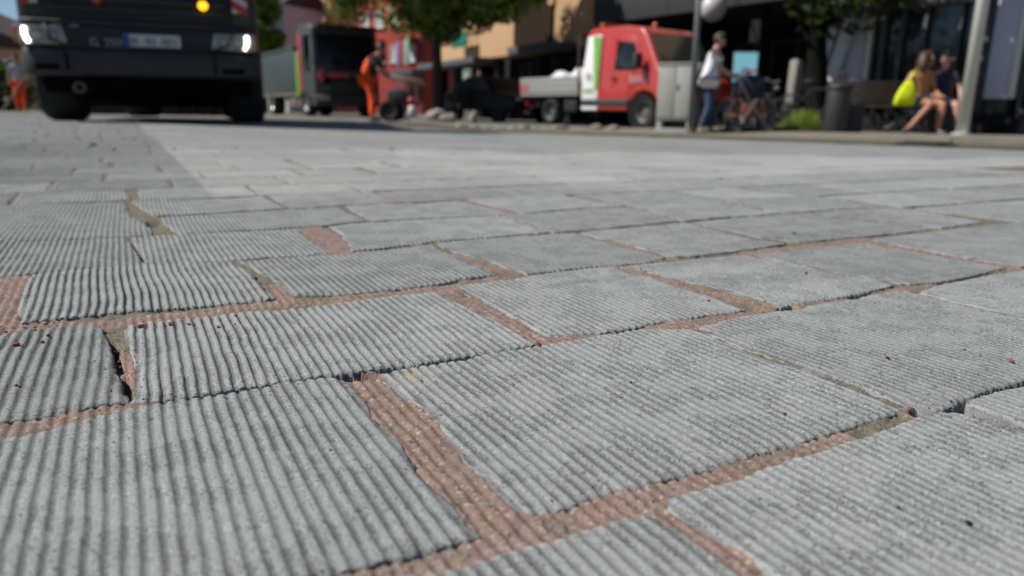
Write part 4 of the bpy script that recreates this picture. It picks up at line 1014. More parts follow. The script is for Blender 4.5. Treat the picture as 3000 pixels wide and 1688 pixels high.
def person(label, loc, rotz, J, skin, hair, top, bottom, shoe, sleeves='short', legs='long', group=None, s=1., hair_long=False, face=True, bulk=1.):
    """J holds joint positions (facing +x, y to the left). Body first, clothes and hair as its children."""
    root = thing("person", label, "person", loc, rotz, group)
    hemz = J.pop('hem', 0)
    if s != 1.: J = {k: tuple(c * s for c in v) for k, v in J.items()}
    V = {k: Vector(v) for k, v in J.items()}
    R = dict(pelvis=.115 * bulk, spine=.105 * bulk, chest=.125 * bulk, neck0=.062, neck=.054, jaw=.070, head=.092, crown=.070,
             shl=.058 * bulk, elb=.040, wri=.029, hnd=.034, hip=.085, kne=.056, ank=.038, heel=.036, toe=.030)
    P = {}; E = []
    for k in ("pelvis", "spine", "chest", "neck0", "neck", "jaw", "head", "crown"):
        rr = R[k] * s; P[k] = (V[k], (rr * 1.2, rr) if k in ("pelvis", "spine", "chest") else rr)
    for a, b in (("pelvis", "spine"), ("spine", "chest"), ("chest", "neck0"), ("neck0", "neck"), ("neck", "jaw"), ("jaw", "head"), ("head", "crown")): E.append((a, b))
    fwd = (V["jaw"] - V["head"]); up = (V["crown"] - V["neck"]).normalized()
    fd = Vector(J.get("face", (1, 0, 0))); fd = (fd - up * fd.dot(up)).normalized(); side = up.cross(fd)
    P["nose"] = (V["head"] + fd * .108 * s - up * .018 * s, .012 * s); E.append(("head", "nose"))
    for q in "LR":
        for k in ("shl", "elb", "wri", "hnd", "hip", "kne", "ank", "heel", "toe"):
            if k + q not in V: continue
            P[k + q] = (V[k + q], R[k] * s)
        E += [("chest", "shl" + q), ("shl" + q, "elb" + q), ("elb" + q, "wri" + q), ("wri" + q, "hnd" + q),
              ("pelvis", "hip" + q), ("hip" + q, "kne" + q), ("kne" + q, "ank" + q), ("ank" + q, "toe" + q)]
        d = (V["hnd" + q] - V["wri" + q]).normalized(); a = d.cross(Vector((0, 0, 1)) if abs(d.z) < .8 else Vector((1, 0, 0))).normalized(); b = d.cross(a)
        for f in range(4):
            o = (f - 1.5) * .019 * s; ln = (.062, .072, .067, .050)[f] * s
            P["f%d%s" % (f, q)] = (V["hnd" + q] + a * o + d * ln * .6 + b * .006 * s, .0095 * s); P["g%d%s" % (f, q)] = (V["hnd" + q] + a * o * .9 + d * ln * .9 + b * .028 * s, .0080 * s)
            E += [("hnd" + q, "f%d%s" % (f, q)), ("f%d%s" % (f, q), "g%d%s" % (f, q))]
        P["t" + q] = (V["hnd" + q] + a * -.042 * s + d * .012 * s + b * .02 * s, .010 * s); E.append(("hnd" + q, "t" + q))
    body = skin_mesh("body", P, E, skin, root)
    # clothes: the same skeleton, a little wider
    T = {}; TE = []
    for k in ("spine", "chest", "pelvis", "neck0"):
        rr = R[k] * s * (1.22 if k != "neck0" else 1.05); T[k] = (V[k] if k != "neck0" else V[k] - Vector((0, 0, .03 * s)), (rr * 1.22, rr))
    if sleeves != 'bib':
        TE = [("spine", "chest"), ("spine", "pelvis"), ("chest", "neck0")]
        if hemz: T["hem"] = (V["pelvis"] - Vector((0, 0, hemz)), (R["pelvis"] * s * 1.95, R["pelvis"] * s * 1.65)); TE.append(("pelvis", "hem"))
        for q in "LR":
            T["shl" + q] = (V["shl" + q], R["shl"] * s * 1.22); TE.append(("chest", "shl" + q))
            if sleeves == 'none': continue
            if sleeves == 'long': T["elb" + q] = (V["elb" + q], R["elb"] * s * 1.35); T["wri" + q] = (V["wri" + q].lerp(V["elb" + q], .12), R["wri"] * s * 1.5); TE += [("shl" + q, "elb" + q), ("elb" + q, "wri" + q)]
            else: T["elb" + q] = (V["shl" + q].lerp(V["elb" + q], .72), R["elb"] * s * 1.55); TE.append(("shl" + q, "elb" + q))
    skin_mesh("top", T, TE, top, root)
    tk_ = .84 if hemz else 1.
    B = {"pelvis": (V["pelvis"], (R["pelvis"] * s * 1.40 * tk_, R["pelvis"] * s * 1.16 * tk_))}; BE = []
    for q in "LR":
        B["hip" + q] = (V["hip" + q], R["hip"] * s * 1.16 * tk_); BE.append(("pelvis", "hip" + q))
        if legs == 'long':
            B["kne" + q] = (V["kne" + q], R["kne"] * s * 1.34); B["ank" + q] = (V["ank" + q].lerp(V["kne" + q], .06), R["ank"] * s * 1.65); BE += [("hip" + q, "kne" + q), ("kne" + q, "ank" + q)]
        else:
            B["kne" + q] = (V["hip" + q].lerp(V["kne" + q], .58 if legs == 'short' else .92), R["kne"] * s * 1.48); BE.append(("hip" + q, "kne" + q))
    skin_mesh("trousers" if legs == 'long' else "shorts", B, BE, bottom, root)
    for q in "LR":
        a, t = V["ank" + q], V["toe" + q]; d = (t - a); d.z = 0; d = d.normalized() if d.length > 1e-4 else Vector((1, 0, 0))
        S_ = {"a": (a + Vector((0, 0, -.03 * s)), .047 * s), "h": (Vector((a.x, a.y, t.z)) - d * .045 * s, .040 * s), "t": (t + d * .01 * s, .037 * s), "e": (t + d * .075 * s, .028 * s)}
        skin_mesh("shoe", S_, [("a", "h"), ("a", "t"), ("t", "e")], shoe, root, 1)
    hd = V["head"] + up * .020 * s - fd * .030 * s
    hm = MB().ball((0, 0, 0), (.096 * s, .097 * s, .108 * s), 18, 12)
    hm.v = [tuple(hd + fd * p[0] + side * p[1] + up * (p[2] + max(0, p[0]) * .55)) for p in hm.v]
    if hair_long:
        h2 = MB().ball((0, 0, 0), (.085 * s, .105 * s, .19 * s), 16, 10)
        hm.add([tuple(hd - fd * .055 * s - up * .10 * s + fd * p[0] + side * p[1] + up * p[2]) for p in h2.v], h2.f)
    hm.build("hair", hair, root, 0, True)
    if face:
        for k in (-1, 1):
            c = V["head"] + fd * .088 * s + side * .034 * s * k + up * .008 * s
            MB().ball(tuple(c), .0125 * s, 10, 6).build("eye", EYEM, root, 0, True)
            c = V["head"] + side * .096 * s * k - up * .015 * s - fd * .008 * s
            MB().ball(tuple(c), (.022 * s, .012 * s, .032 * s), 10, 6).build("ear", skin, root, 0, True)
        MB().ball(tuple(V["head"] + fd * .092 * s - up * .062 * s), (.014 * s, .026 * s, .008 * s), 10, 6).build("mouth", LIPM, root, 0, True)
    return root

def stand(lean=0., **over):
    J = dict(pelvis=(0, 0, .95), spine=(.01 + lean * .35, 0, 1.13), chest=(.0 + lean * .8, 0, 1.33), neck0=(lean * 1.05, 0, 1.46), neck=(.012 + lean * 1.2, 0, 1.52),
             jaw=(.045 + lean * 1.4, 0, 1.575), head=(.03 + lean * 1.45, 0, 1.645), crown=(.015 + lean * 1.5, 0, 1.70))
    for q, s in (("L", 1), ("R", -1)):
        J.update({"shl" + q: (lean * .95, .175 * s, 1.41), "elb" + q: (lean - .03, .225 * s, 1.14), "wri" + q: (lean + .04, .225 * s, .90), "hnd" + q: (lean + .06, .22 * s, .83),
                  "hip" + q: (0, .085 * s, .89), "kne" + q: (.02, .09 * s, .49), "ank" + q: (-.02, .095 * s, .085), "toe" + q: (.13, .10 * s, .035)})
    J.update(over); return J

SHIRTW = pbr("white_shirt_cloth", (.72, .72, .75), .8, 0, .06, 8, .3, 18)
JEANS = pbr("blue_denim", (.035, .075, .150), .85, 0, .2, 20, .3, 200)
BEIGESH = pbr("beige_shoe", (.36, .30, .24), .7)
HIVIS = pbr("orange_workwear", (.92, .085, .006), .75, 0, .10, 6, .3, 18)
DARKTOP = pbr("dark_workshirt", (.022, .020, .022), .85, 0, .2, 8)
GREYTEE = pbr("grey_tee", (.42, .42, .44), .85, 0, .1, 8)
NAVYC = pbr("navy_dress_cloth", (.012, .014, .045), .85, 0, .2, 8)
TANTOP = pbr("tan_top_cloth", (.40, .18, .075), .85, 0, .15, 8)
DENIMS = pbr("pale_denim", (.11, .18, .30), .85, 0, .2, 20)
SANDAL = pbr("sandal", (.10, .08, .09), .7)

man = person("man in white short sleeved shirt and blue jeans pushing a pushchair to the right", (3.33, 12.85, gzf(3.33, 12.85)), rad(-6),
       stand(.07, kneL=(.10, .09, .50), ankL=(.10, .095, .085), toeL=(.25, .10, .035), kneR=(.03, -.09, .49), ankR=(-.10, -.095, .10), toeR=(.05, -.10, .035),
             elbL=(.17, .22, 1.13), wriL=(.40, .20, 1.02), hndL=(.48, .19, 1.01), elbR=(.17, -.22, 1.13), wriR=(.40, -.20, 1.02), hndR=(.48, -.19, 1.01),
             head=(.155, 0, 1.63), jaw=(.175, 0, 1.56), crown=(.135, 0, 1.69), hem=.17),
       SKIN, HAIRG, SHIRTW, JEANS, BEIGESH, s=.955, bulk=1.36)

# worker in orange beside the cart, turned to the right and bending over it
wk = person("worker in bright orange overalls bending over the cart, dark shirt, right of the lorry", (-3.18, 16.3, gzf(-3.18, 16.3)), rad(-8),
       stand(0., pelvis=(-.06, 0, .93), spine=(.01, 0, 1.12), chest=(.10, 0, 1.28), neck0=(.18, 0, 1.39), neck=(.22, 0, 1.44), jaw=(.28, 0, 1.46), head=(.28, 0, 1.52), crown=(.29, 0, 1.59),
             shlL=(.13, .17, 1.34), shlR=(.13, -.17, 1.34), elbL=(.30, .2, 1.05), elbR=(.30, -.2, 1.05), wriL=(.46, .17, .92), wriR=(.46, -.17, .92), hndL=(.53, .16, .90), hndR=(.53, -.16, .90),
             hipL=(-.06, .085, .87), hipR=(-.06, -.085, .87), kneL=(.0, .09, .48), kneR=(.10, -.09, .49), ankL=(-.02, .095, .085), ankR=(.06, -.095, .085), toeL=(.13, .10, .035), toeR=(.21, -.1, .035), face=(.8, 0, -.5)),
       SKIN, HAIRD, DARKTOP, HIVIS, SHOED)
# bib of the overalls goes up over the back
bb = skin_mesh("bib", {"a": (Vector((-.07, 0, .93)), (.165, .145)), "b": (Vector((-.02, 0, 1.10)), (.165, .15)), "c": (Vector((.05, 0, 1.25)), (.155, .15)), "d": (Vector((.11, 0, 1.31)), (.13, .12))}, [("a", "b"), ("b", "c"), ("c", "d")], HIVIS, wk)
for y in (-.09, .09): MB().tube([(.06, y, 1.35), (.13, y, 1.40), (.24, y * .8, 1.39)], .02, 6).build("strap", HIVIS, wk, 0, True)

person("worker in grey T-shirt and orange trousers half hidden behind the big truck", (-16.05, 24.0, gzf(-16.05, 24.)), rad(-70),
       stand(.02, ankL=(.14, .13, .085), toeL=(.28, .14, .035), kneL=(.1, .12, .49)), SKIN, HAIRB, GREYTEE, HIVIS, SHOED, s=1.03)
MB_ = MB().tube([(-16.45, 23.6, -.07), (-15.6, 23.7, 1.05)], .022, 8).build("shovel_handle", pbr("grey_wood", (.30, .29, .27), .8), None)
tag(MB_, "slanting grey pole held by the worker in orange trousers at far left", "pole")

# two women on the bench
def sit(**over):
    J = dict(pelvis=(-.02, 0, .50), spine=(.0, 0, .68), chest=(.01, 0, .88), neck0=(.02, 0, 1.01), neck=(.03, 0, 1.06), jaw=(.06, 0, 1.11), head=(.045, 0, 1.18), crown=(.03, 0, 1.24))
    for q, s in (("L", 1), ("R", -1)):
        J.update({"shl" + q: (.0, .165 * s, .955), "elb" + q: (.05, .215 * s, .70), "wri" + q: (.26, .16 * s, .60), "hnd" + q: (.33, .13 * s, .60),
                  "hip" + q: (.06, .085 * s, .49), "kne" + q: (.47, .09 * s, .49), "ank" + q: (.45, .09 * s, .085), "toe" + q: (.59, .09 * s, .035)})
    J.update(over); return J

BENCH_C = Vector((6.10, 11.9, 0)); bench_ang = rad(-8)
bz_ = gzf(6.1, 11.9) + .008 + float(rise(6.1))
face_cam = bench_ang - math.pi / 2     # they sit facing the camera
person("woman in tan sleeveless top and denim shorts sitting on the bench", (6.40, 11.78, bz_ - .02), face_cam + rad(20),
       sit(kneR=(.44, -.12, .50), ankR=(.40, -.42, .14), toeR=(.44, -.54, .06), kneL=(.47, .06, .49), ankL=(.46, .02, .085), toeL=(.58, .02, .035),
           head=(.00, .08, 1.17), jaw=(.0, .13, 1.11), crown=(-.01, .05, 1.24), face=(.05, 1, 0), elbR=(.02, -.28, .74), wriR=(.10, -.16, .62), hndR=(.14, -.11, .60)),
       TANSK, HAIRB, TANTOP, DENIMS, SANDAL, sleeves='none', legs='short', hair_long=True)
person("woman in navy short sleeved dress at the right end of the bench", (6.78, 11.86, bz_ - .02), face_cam - rad(8),
       sit(ankL=(.50, .20, .085), toeL=(.62, .26, .035), kneL=(.48, .12, .49), elbL=(.04, .26, .72), wriL=(.20, .25, .56), hndL=(.27, .24, .54), face=(.8, -.6, 0), ankR=(.42, -.06, .085), toeR=(.54, -.06, .035)),
       SKIN2, HAIRD, NAVYC, NAVYC, SANDAL, legs='knee', hair_long=True)

# yellow bag between them and the free half of the bench
YEL = pbr("yellow_tote_cloth", (.62, .72, .004), .7, 0, .08, 5, .4, 12)
bag_ = thing("tote_bag", "bright yellow cloth bag hanging at the seated woman's side on the bench", "bag", (6.07, 11.56, bz_ + .43), face_cam + math.pi / 2)
mb = MB(); n = 20
outl = []
for i, (z, hx, hy) in enumerate(((0, .135, .05), (.02, .145, .075), (.12, .145, .085), (.22, .120, .070), (.31, .080, .045), (.37, .045, .025))):
    for k in range(n):
        a = 2 * math.pi * k / n; ca, sa = math.cos(a), math.sin(a)
        outl.append((math.copysign(abs(ca) ** .42, ca) * hx + .10 * z - .01, math.copysign(abs(sa) ** .6, sa) * hy * (1 + .12 * math.sin(5 * a + i)), z))
fs = [(i * n + k, i * n + (k + 1) % n, (i + 1) * n + (k + 1) % n, (i + 1) * n + k) for i in range(5) for k in range(n)] + [tuple(range(n))[::-1], tuple(range(5 * n, 6 * n))]
mb.add(outl, fs).build("pouch", YEL, bag_, 0, True)
MB().tube([(.03, 0, .36), (.07, 0, .48), (.12, .03, .56), (.15, .06, .50)], .018, 8).build("strap", YEL, bag_, 0, True)

# ------------------------------------------------------------------ pushchair, cart, bicycles
NAVYF = pbr("navy_pushchair_fabric", (.012, .014, .030), .8, 0, .2, 8)
REDB = pbr("red_grip", (.40, .012, .02), .5)
RUST = pbr("rust_red_basket", (.20, .055, .035), .8, 0, .2, 8)
pc = thing("pushchair", "dark navy pushchair with red push bar in front of the man", "pushchair", (3.86, 12.75, gzf(3.86, 12.75)), rad(-6))
MB().tube([(-.10, -.22, 1.0), (-.10, .22, 1.0)], .022, 8).tube([(.0, -.22, 1.02), (.20, -.20, 1.06)], .02, 8).build("push_bar", REDB, pc)
MB().prism([(-.06, .62), (.34, .58), (.42, .80), (.30, .98), (.02, 1.0), (-.08, .85)], 'y', -.21, .21).build("seat_shell", NAVYF, pc, .05)
MB().prism([(.0, .30), (.36, .30), (.42, .52), (.02, .52)], 'y', -.19, .19).build("basket", RUST, pc, .02)
fr = MB()
for sy in (-.23, .23): fr.tube([(-.10, sy, 1.0), (.10, sy, .60), (.45, sy, .12)], .014, 6).tube([(.25, sy, .60), (-.05, sy, .12)], .014, 6)
fr.build("frame", pbr("grey_tube", (.20, .20, .21), .4, .6), pc)
for x in (.47, -.06):
    for sy in (-.25, .25): wheel(pc, (x, sy, .105), .105, .04, axis='y', rim=REFL)

WOODP = pbr("pale_plank", (.42, .30, .19), .8, 0, .2, 10)
GREYM = pbr("grey_cart_metal", (.13, .13, .12), .6, .4, .2, 8)
hc = thing("handcart", "tool cart with pale plank, dark wheels and a red lamp next to the orange worker", "cart", (-2.40, 16.2, gzf(-2.4, 16.2)), rad(-6))
MB().box((-.02, 0, .90), (.80, .28, .10), (0, rad(8), 0)).build("plank", WOODP, hc, .01)
for sy in (-.28, .28): wheel(hc, (-.30, sy, .22), .22, .045, axis='y', rim=DARKST)
MB().box((-.10, 0, .52), (.52, .40, .34)).build("engine_box", pbr("dark_machine", (.03, .022, .022), .7), hc, .05)
ft = MB()
for sy in (-.2, .2): ft.tube([(.40, sy, .84), (.30, sy, .45), (-.02, sy, .03)], .025, 6).tube([(.28, sy, .86), (.30, sy, .50)], .018, 6)
ft.tube([(.12, -.2, .86), (.14, -.2, .56)], .018, 6).build("shaft", GREYM, hc)
rl = MB().ball((.20, -.26, .44), (.085, .07, .085), 14, 10).build("red_lamp", pbr("red_lamp_plastic", (.42, .045, .06), .4), hc, 0, True)
MB().lathe([(.001, .09), (.09, .10), (.10, .22), (.075, .34), (.001, .35)], 'z', 16, (.22, -.26, 0)).build("white_canister", WHITEP, hc, 0, True)

def bicycle(loc, rz, label, colour, group=None):
    b = thing("bicycle", label, "bicycle", loc, rz, group)
    for x in (-.52, .52):
        w_ = MB().lathe([(.315 + .018 * math.cos(a), .018 * math.sin(a)) for a in np.linspace(0, 2 * math.pi, 8, endpoint=False)], 'y', 30, closed=True).build("wheel", RUBBER, b, 0, True); w_.location = (x, 0, .335)
        sp = MB()
        for k in range(14):
            a = k * 2 * math.pi / 14; sp.tube([(0, 0, 0), (.30 * math.cos(a), 0, .30 * math.sin(a))], .0025, 4)
        sp.lathe([(.03, -.03), (.03, .03)], 'y', 10); sp.build("spokes", CHROME, w_)
    MB().tube([(-.52, 0, .335), (-.05, 0, .30), (.38, 0, .80)], .017, 8).tube([(-.05, 0, .30), (-.20, 0, .82)], .017, 8).tube([(-.18, 0, .74), (.36, 0, .74)], .016, 8).tube([(-.52, 0, .335), (-.19, 0, .76)], .011, 6).tube([(.52, 0, .335), (.38, 0, .80), (.34, 0, .98)], .016, 8).build("frame", colour, b)
    MB().ball((-.23, 0, .88), (.13, .075, .035), 14, 6).build("saddle", BLACKPL, b, 0, True)
    MB().tube([(.22, -.28, 1.0), (.34, -.2, 1.02), (.35, 0, .98), (.34, .2, 1.02), (.22, .28, 1.0)], .013, 8).build("handlebar", CHROME, b)
    MB().lathe([(.09, -.01), (.09, .01)], 'y', 16, (-.05, 0, .30)).tube([(-.05, -.05, .30), (.05, -.07, .18)], .01, 5).build("crank", CHROME, b)
    MB().ball((.46, 0, .86), (.05, .05, .05), 12, 8).build("lamp", LAMPON if False else REFL, b, 0, True)
    return b
bicycle((4.55, 14.6, gzf(4.55, 14.6)), rad(-65), "rusty red bicycle leaning in the shade behind the pushchair", RUST, "bicycles parked under the canopy")
bicycle((5.0, 15.3, gzf(5.0, 15.3)), rad(-58), "dark bicycle parked further back in the shade beside the pale post", BLACKPL, "bicycles parked under the canopy")
bicycle((5.42, 13.1, gzf(5.42, 13.1) + .05), rad(-35), "dark bicycle with chrome handlebar standing behind the litter bin", BLACKPL)

# ------------------------------------------------------------------ street furniture
CABG = pbr("cabinet_grey", (.335, .335, .310), .65, 0, .12, 6, .15, 60)
cb = thing("utility_cabinet", "pale grey metal utility cabinet standing in front of the red van", "cabinet", (2.80, 13.0, gzf(2.78, 13)), rad(-34))
box("housing", (0, .20, .69), (.66, .40, .94), CABG, cb, .012)
box("lid", (0, .20, 1.175), (.70, .44, .035), CABG, cb, .010)
for sx in (-.165, .165):
    d_ = box("door", (sx, -.006, .70), (.318, .014, .86), CABG, cb, .004)
    if sx > 0: box("lock", (.05, -.018, .78), (.03, .012, .10), DARKST, d_, .004)
pl_ = MB().box((-.28, .20, .11), (.10, .36, .22)).box((.28, .20, .11), (.10, .36, .22)).box((0, .20, .04), (.66, .40, .08)).build("plinth", CABG, cb, .006)
box("base_vent", (0, .24, .15), (.46, .2, .14), BLACKPL, cb)
sg = thing("sign_post", "thin grey steel post rising behind the cabinet", "post", (3.02, 12.62, gzf(3.02, 12.62)), 0)
MB().tube([(0, 0, 0), (-.02, 0, 3.6)], .048, 14).build("pole", pbr("galvanised_grey", (.17, .19, .20), .5, .3, .15, 5), sg, 0, True)
MB().lathe([(.05, 0), (.075, .0), (.075, .08), (.05, .09)], 'z', 14).build("collar", _mats["galvanised_grey"], sg)
fpz = gzf(6.42, 10.55) + .06
fp = thing("flag_pole", "white painted pole in front of the women on the bench", "pole", (6.42, 10.55, fpz), 0)
MB().tube([(0, 0, 0), (0, 0, 5.5)], [.082, .072], 18).build("pole", pbr("white_pole_paint", (.60, .61, .57), .45, 0, .08, 3), fp, 0, True)
MB().lathe([(.001, .03), (.13, .03), (.13, 0), (.001, 0)], 'z', 18).build("base_flange", _mats["white_pole_paint"], fp)

BING = pbr("bin_dark_grey", (.028, .029, .030), .55, 0, .15, 5, .1, 80)
bn_ = thing("litter_bin", "dark grey round litter bin at the left end of the bench", "bin", (5.06, 11.62, gzf(5.06, 11.62) + .06), 0)
MB().lathe([(.001, 0), (.165, 0), (.175, .02), (.180, .68), (.172, .70), (.150, .70), (.150, .60)], 'z', 28).build("body", BING, bn_, 0, True)
MB().lathe([(.183, .66), (.195, .67), (.195, .72), (.13, .755), (.12, .72), (.15, .70)], 'z', 28).build("rim_ring", BING, bn_, 0, True)
BWOOD = pbr("bench_dark_wood", (.055, .040, .028), .75, 0, .3, 14, .3, 40)
CONC = pbr("bench_concrete", (.060, .060, .062), .9, 0, .2, 5, .3, 60)
be = thing("bench", "dark slatted bench with grey concrete supports that the women sit on", "bench", (BENCH_C.x, BENCH_C.y, bz_), bench_ang)
for k in range(4): box("seat_slat", (0, -.24 + .125 * k, .415), (1.95, .105, .045), BWOOD, be, .008)
for k in range(5): box("back_slat", (0, .27 + .012 * k, .50 + .072 * k), (1.95, .028, .058), BWOOD, be, .006)
for x in (-.70, .72):
    MB().prism([(-.30, 0), (.26, 0), (.20, .10), (.17, .30), (.27, .385), (-.29, .385), (-.20, .28), (-.22, .10)], 'x', x - .17, x + .17).build("support", CONC, be, .02)
    MB().tube([(x, .20, .36), (x, .29, .50), (x, .34, .80)], .02, 8).build("back_bracket", DARKST, be)
MB().tube([(.05, -.18, .39), (.02, -.22, .25), (-.12, -.26, .10), (-.30, -.28, .04)], .025, 8).build("curved_brace", GREYM, be, 0, True)

# rough stones lying at the edge of the dug-up street
ROCK = pbr("pale_rubble", (.30, .28, .23), .9, 0, .2, 8, .4, 40)
rng = random.Random(5)
def rock(x, y, r, label, group="pale rubble stones along the edge of the street"):
    bm = bmesh.new(); bmesh.ops.create_icosphere(bm, subdivisions=2, radius=1)
    ph = rng.uniform(0, 6)
    for v in bm.verts:
        k = 1 + .18 * math.sin(3.1 * v.co.x + ph) * math.cos(2.7 * v.co.y + ph) + rng.uniform(-.06, .06)
        v.co = Vector((v.co.x * r[0] * k, v.co.y * r[1] * k, max(-.5, v.co.z) * r[2] * k))
    me = bpy.data.meshes.new("rubble_stone"); bm.to_mesh(me); bm.free()
    o = link("rubble_stone", me, None, ROCK); o.location = (x, y, gzf(x, y) + r[2] * .5 + .006); o.rotation_euler = (0, 0, rng.uniform(-.4, .4))
    tag(o, label, "stone", group)
row = [(-1.02, .13), (-.76, .10), (-.55, .12), (-.30, .14), (-.02, .12), (.18, .10), (.36, .12), (.62, .12), (.86, .16), (1.20, .17)]
for k, (x, w_) in enumerate(row):
    rock(x, 14.0 + rng.uniform(-.15, .15), (w_ * 1.12, .10, rng.uniform(.026, .042) if k not in (5, 8) else .062),
         ("pale rubble stone at the left end of the row in front of the van", "second rubble stone from the left in the row", "third rubble stone from the left in the row", "fourth rubble stone from the left in the row", "middle rubble stone of the row, long and low",
          "taller rounded rubble stone in the middle of the row", "rubble stone right of the taller rounded one", "rubble stone left of the biggest heap piece", "tallest pale rubble stone in front of the van's rear wheel", "block of rubble at the right end of the row")[k])
for k, (x, y, r, lb) in enumerate([(-2.05, 19.4, (.30, .2, .20), "large pale stone right of the tree trunk"), (-1.72, 19.0, (.24, .2, .14), "lower pale stone beside the large one near the tree"), (-1.05, 18.8, (.13, .12, .20), "upright pale stone right of the two large ones near the tree"),
                                   (1.62, 14.6, (.13, .10, .07), "pale round stone under the van's white panel"), (1.98, 14.6, (.12, .10, .06), "second pale stone under the van, right of the round one")]):
    rock(x, y, r, lb, "larger pale stones around the works")
# ------------------------------------------------------------------ buildings
def local(root_loc, ang, p):
    return Matrix.Translation(root_loc) @ Matrix.Rotation(ang, 4, 'Z') @ Vector(p)
WHITEF = pbr("window_frame_white", (.62, .62, .60), .6, 0, .06, 6)
CHARC = pbr("charcoal_cladding", (.035, .036, .039), .7, 0, .15, 3, .1, 30)
CHARF = pbr("dark_window_frame", (.060, .062, .066), .55, 0, .12, 5)
DARKBASE = pbr("blue_black_base", (.012, .012, .016), .85, 0, .15, 3, spec=.2)
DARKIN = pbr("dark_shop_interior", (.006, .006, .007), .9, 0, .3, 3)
PEACH = pbr("peach_render", (.62, .39, .215), .9, 0, .07, 2, .2, 50)
BROWN = pbr("brown_render", (.034, .022, .017), .95, 0, .15, 2, .2, 50, .08)
REDW = pbr("red_render", (.36, .045, .033), .9, 0, .10, 1.5, .2, 40)
PINKW = pbr("pink_render", (.60, .30, .21), .9, 0, .08, 1.5)
LAV = pbr("shaded_white_render", (.52, .52, .60), .9, 0, .06, 2, .15, 60)  # white walls, their bluish shade is put into the base colour
LEDGE = pbr("grey_ledge", (.085, .085, .095), .8, 0, .15, 4)
TILE = pbr("dark_roof_tile", (.055, .035, .030), .85, 0, .3, 10, .4, 30)

def window(parent, x, z, w, h, frame=WHITEF, y=0., mull=1, glass=GLASS):
    """window set into a wall whose face is y = 0 and looks to -y"""
    f = MB(); t = .07
    f.box((x - w / 2 + t / 2, y - .02, z + h / 2), (t, .10, h)).box((x + w / 2 - t / 2, y - .02, z + h / 2), (t, .10, h))
    f.box((x, y - .021, z + t / 2), (w - 2 * t, .10, t)).box((x, y - .021, z + h - t / 2), (w - 2 * t, .10, t))
    for k in range(mull): f.box((x - w / 2 + w * (k + 1) / (mull + 1), y - .022, z + h / 2), (t * .8, .09, h - 2 * t))
    o = f.build("window", frame, parent)
    box("pane", (x, y + .005, z + h / 2), (w - 2 * t, .02, h - 2 * t), glass, o)
    box("sill", (x, y - .06, z - .03), (w + .1, .16, .05), frame, o)
    return o

# --- canopy building with the charcoal fascia
c0 = Vector((2.50, 24.6, -.15)); ca = math.atan2(-.82, .57)
cbld = thing("canopy_building", "building with a deep charcoal canopy over black recessed shopfronts behind the red van", "building", c0, ca)
box("fascia", (6.2, .10, 3.80), (12.4, .20, 1.40), CHARC, cbld, .01)
for k in range(6): box("fascia_joint", (1.2 + 2.05 * k, -.004, 3.80), (.02, .012, 1.36), BLACKPL, cbld)
box("canopy_soffit", (6.2, 3.2, 3.16), (12.4, 6.0, .12), CHARC, cbld)
box("upper_wall", (6.2, 3.4, 6.0), (12.4, 5.6, 3.0), PEACH, cbld)
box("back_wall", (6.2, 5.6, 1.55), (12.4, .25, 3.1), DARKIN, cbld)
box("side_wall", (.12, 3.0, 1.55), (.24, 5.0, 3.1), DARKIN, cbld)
for k in range(5):
    window(cbld, 1.6 + 2.3 * k, .35, 2.0, 2.4, CHARF, 5.47, 1)
    window(cbld, 1.6 + 2.3 * k, 5.1, 1.2, 1.5, WHITEF, .59, 1)
for x in (.25, 6.1, 12.1): box("column", (x, .45, 1.55), (.32, .32, 3.1), DARKBASE, cbld, .02)
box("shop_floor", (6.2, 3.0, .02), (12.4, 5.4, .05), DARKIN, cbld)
# shop sign band and the poster at the back of the arcade
sgn = thing("shop_sign", "dim yellow and orange shop sign band in the dark arcade above the poster", "sign", local(c0, ca, (8.6, 4.3, 0)), ca)
box("panel", (0, 0, 2.42), (1.2, .08, .26), pbr("sign_yellow_dark", (.16, .13, .012), .7), sgn, .01)
box("orange_part", (.55, -.045, 2.42), (.34, .02, .24), pbr("sign_orange", (.55, .27, .035), .7), sgn, .005)
CY = pbr("poster_cyan_glow", (.22, .50, .60), .6, 0, .15, 2, emit=(.20, .62, .78), estr=.20)  # sheet given a faint glow of its own, brighter in the dark arcade
pst = thing("poster_display", "pale cyan poster display standing in the dark arcade right of the man", "poster", (4.72, 15.4, gzf(4.72, 15.4)), rad(-20))
box("board", (0, 0, 1.28), (.50, .06, .62), CHARF, pst, .01)
box("sheet", (0, -.034, 1.28), (.46, .006, .57), CY, pst)
MB().lathe([(.10, -.038), (.10, -.042), (.065, -.042), (.065, -.038)], 'y', 20, (.02, 0, 1.18), closed=True).box((.02, -.040, 1.18), (.05, .004, .10)).build("round_print", pbr("poster_grey", (.14, .20, .24), .6), pst)
box("foot", (0, .02, .06), (.5, .35, .10), CHARF, pst, .01)
for sx in (-.2, .2): box("stand", (sx, .02, .55), (.04, .04, .98), CHARF, pst)
# globe lamp on a bracket under the fascia
gl = thing("globe_lamp", "large pale grey globe lamp hanging from the dark canopy", "lamp", local(c0, ca, (5.55, -.75, 0)), ca)
MB().ball((0, 0, 2.98), .33, 24, 16).build("globe", pbr("globe_opal", (.50, .50, .49), .35, 0, .05, 3), gl, 0, True)
MB().tube([(0, 0, 3.28), (0, 0, 3.48), (0, .42, 3.52), (0, .76, 3.52)], .025, 8).build("bracket", CHARF, gl)

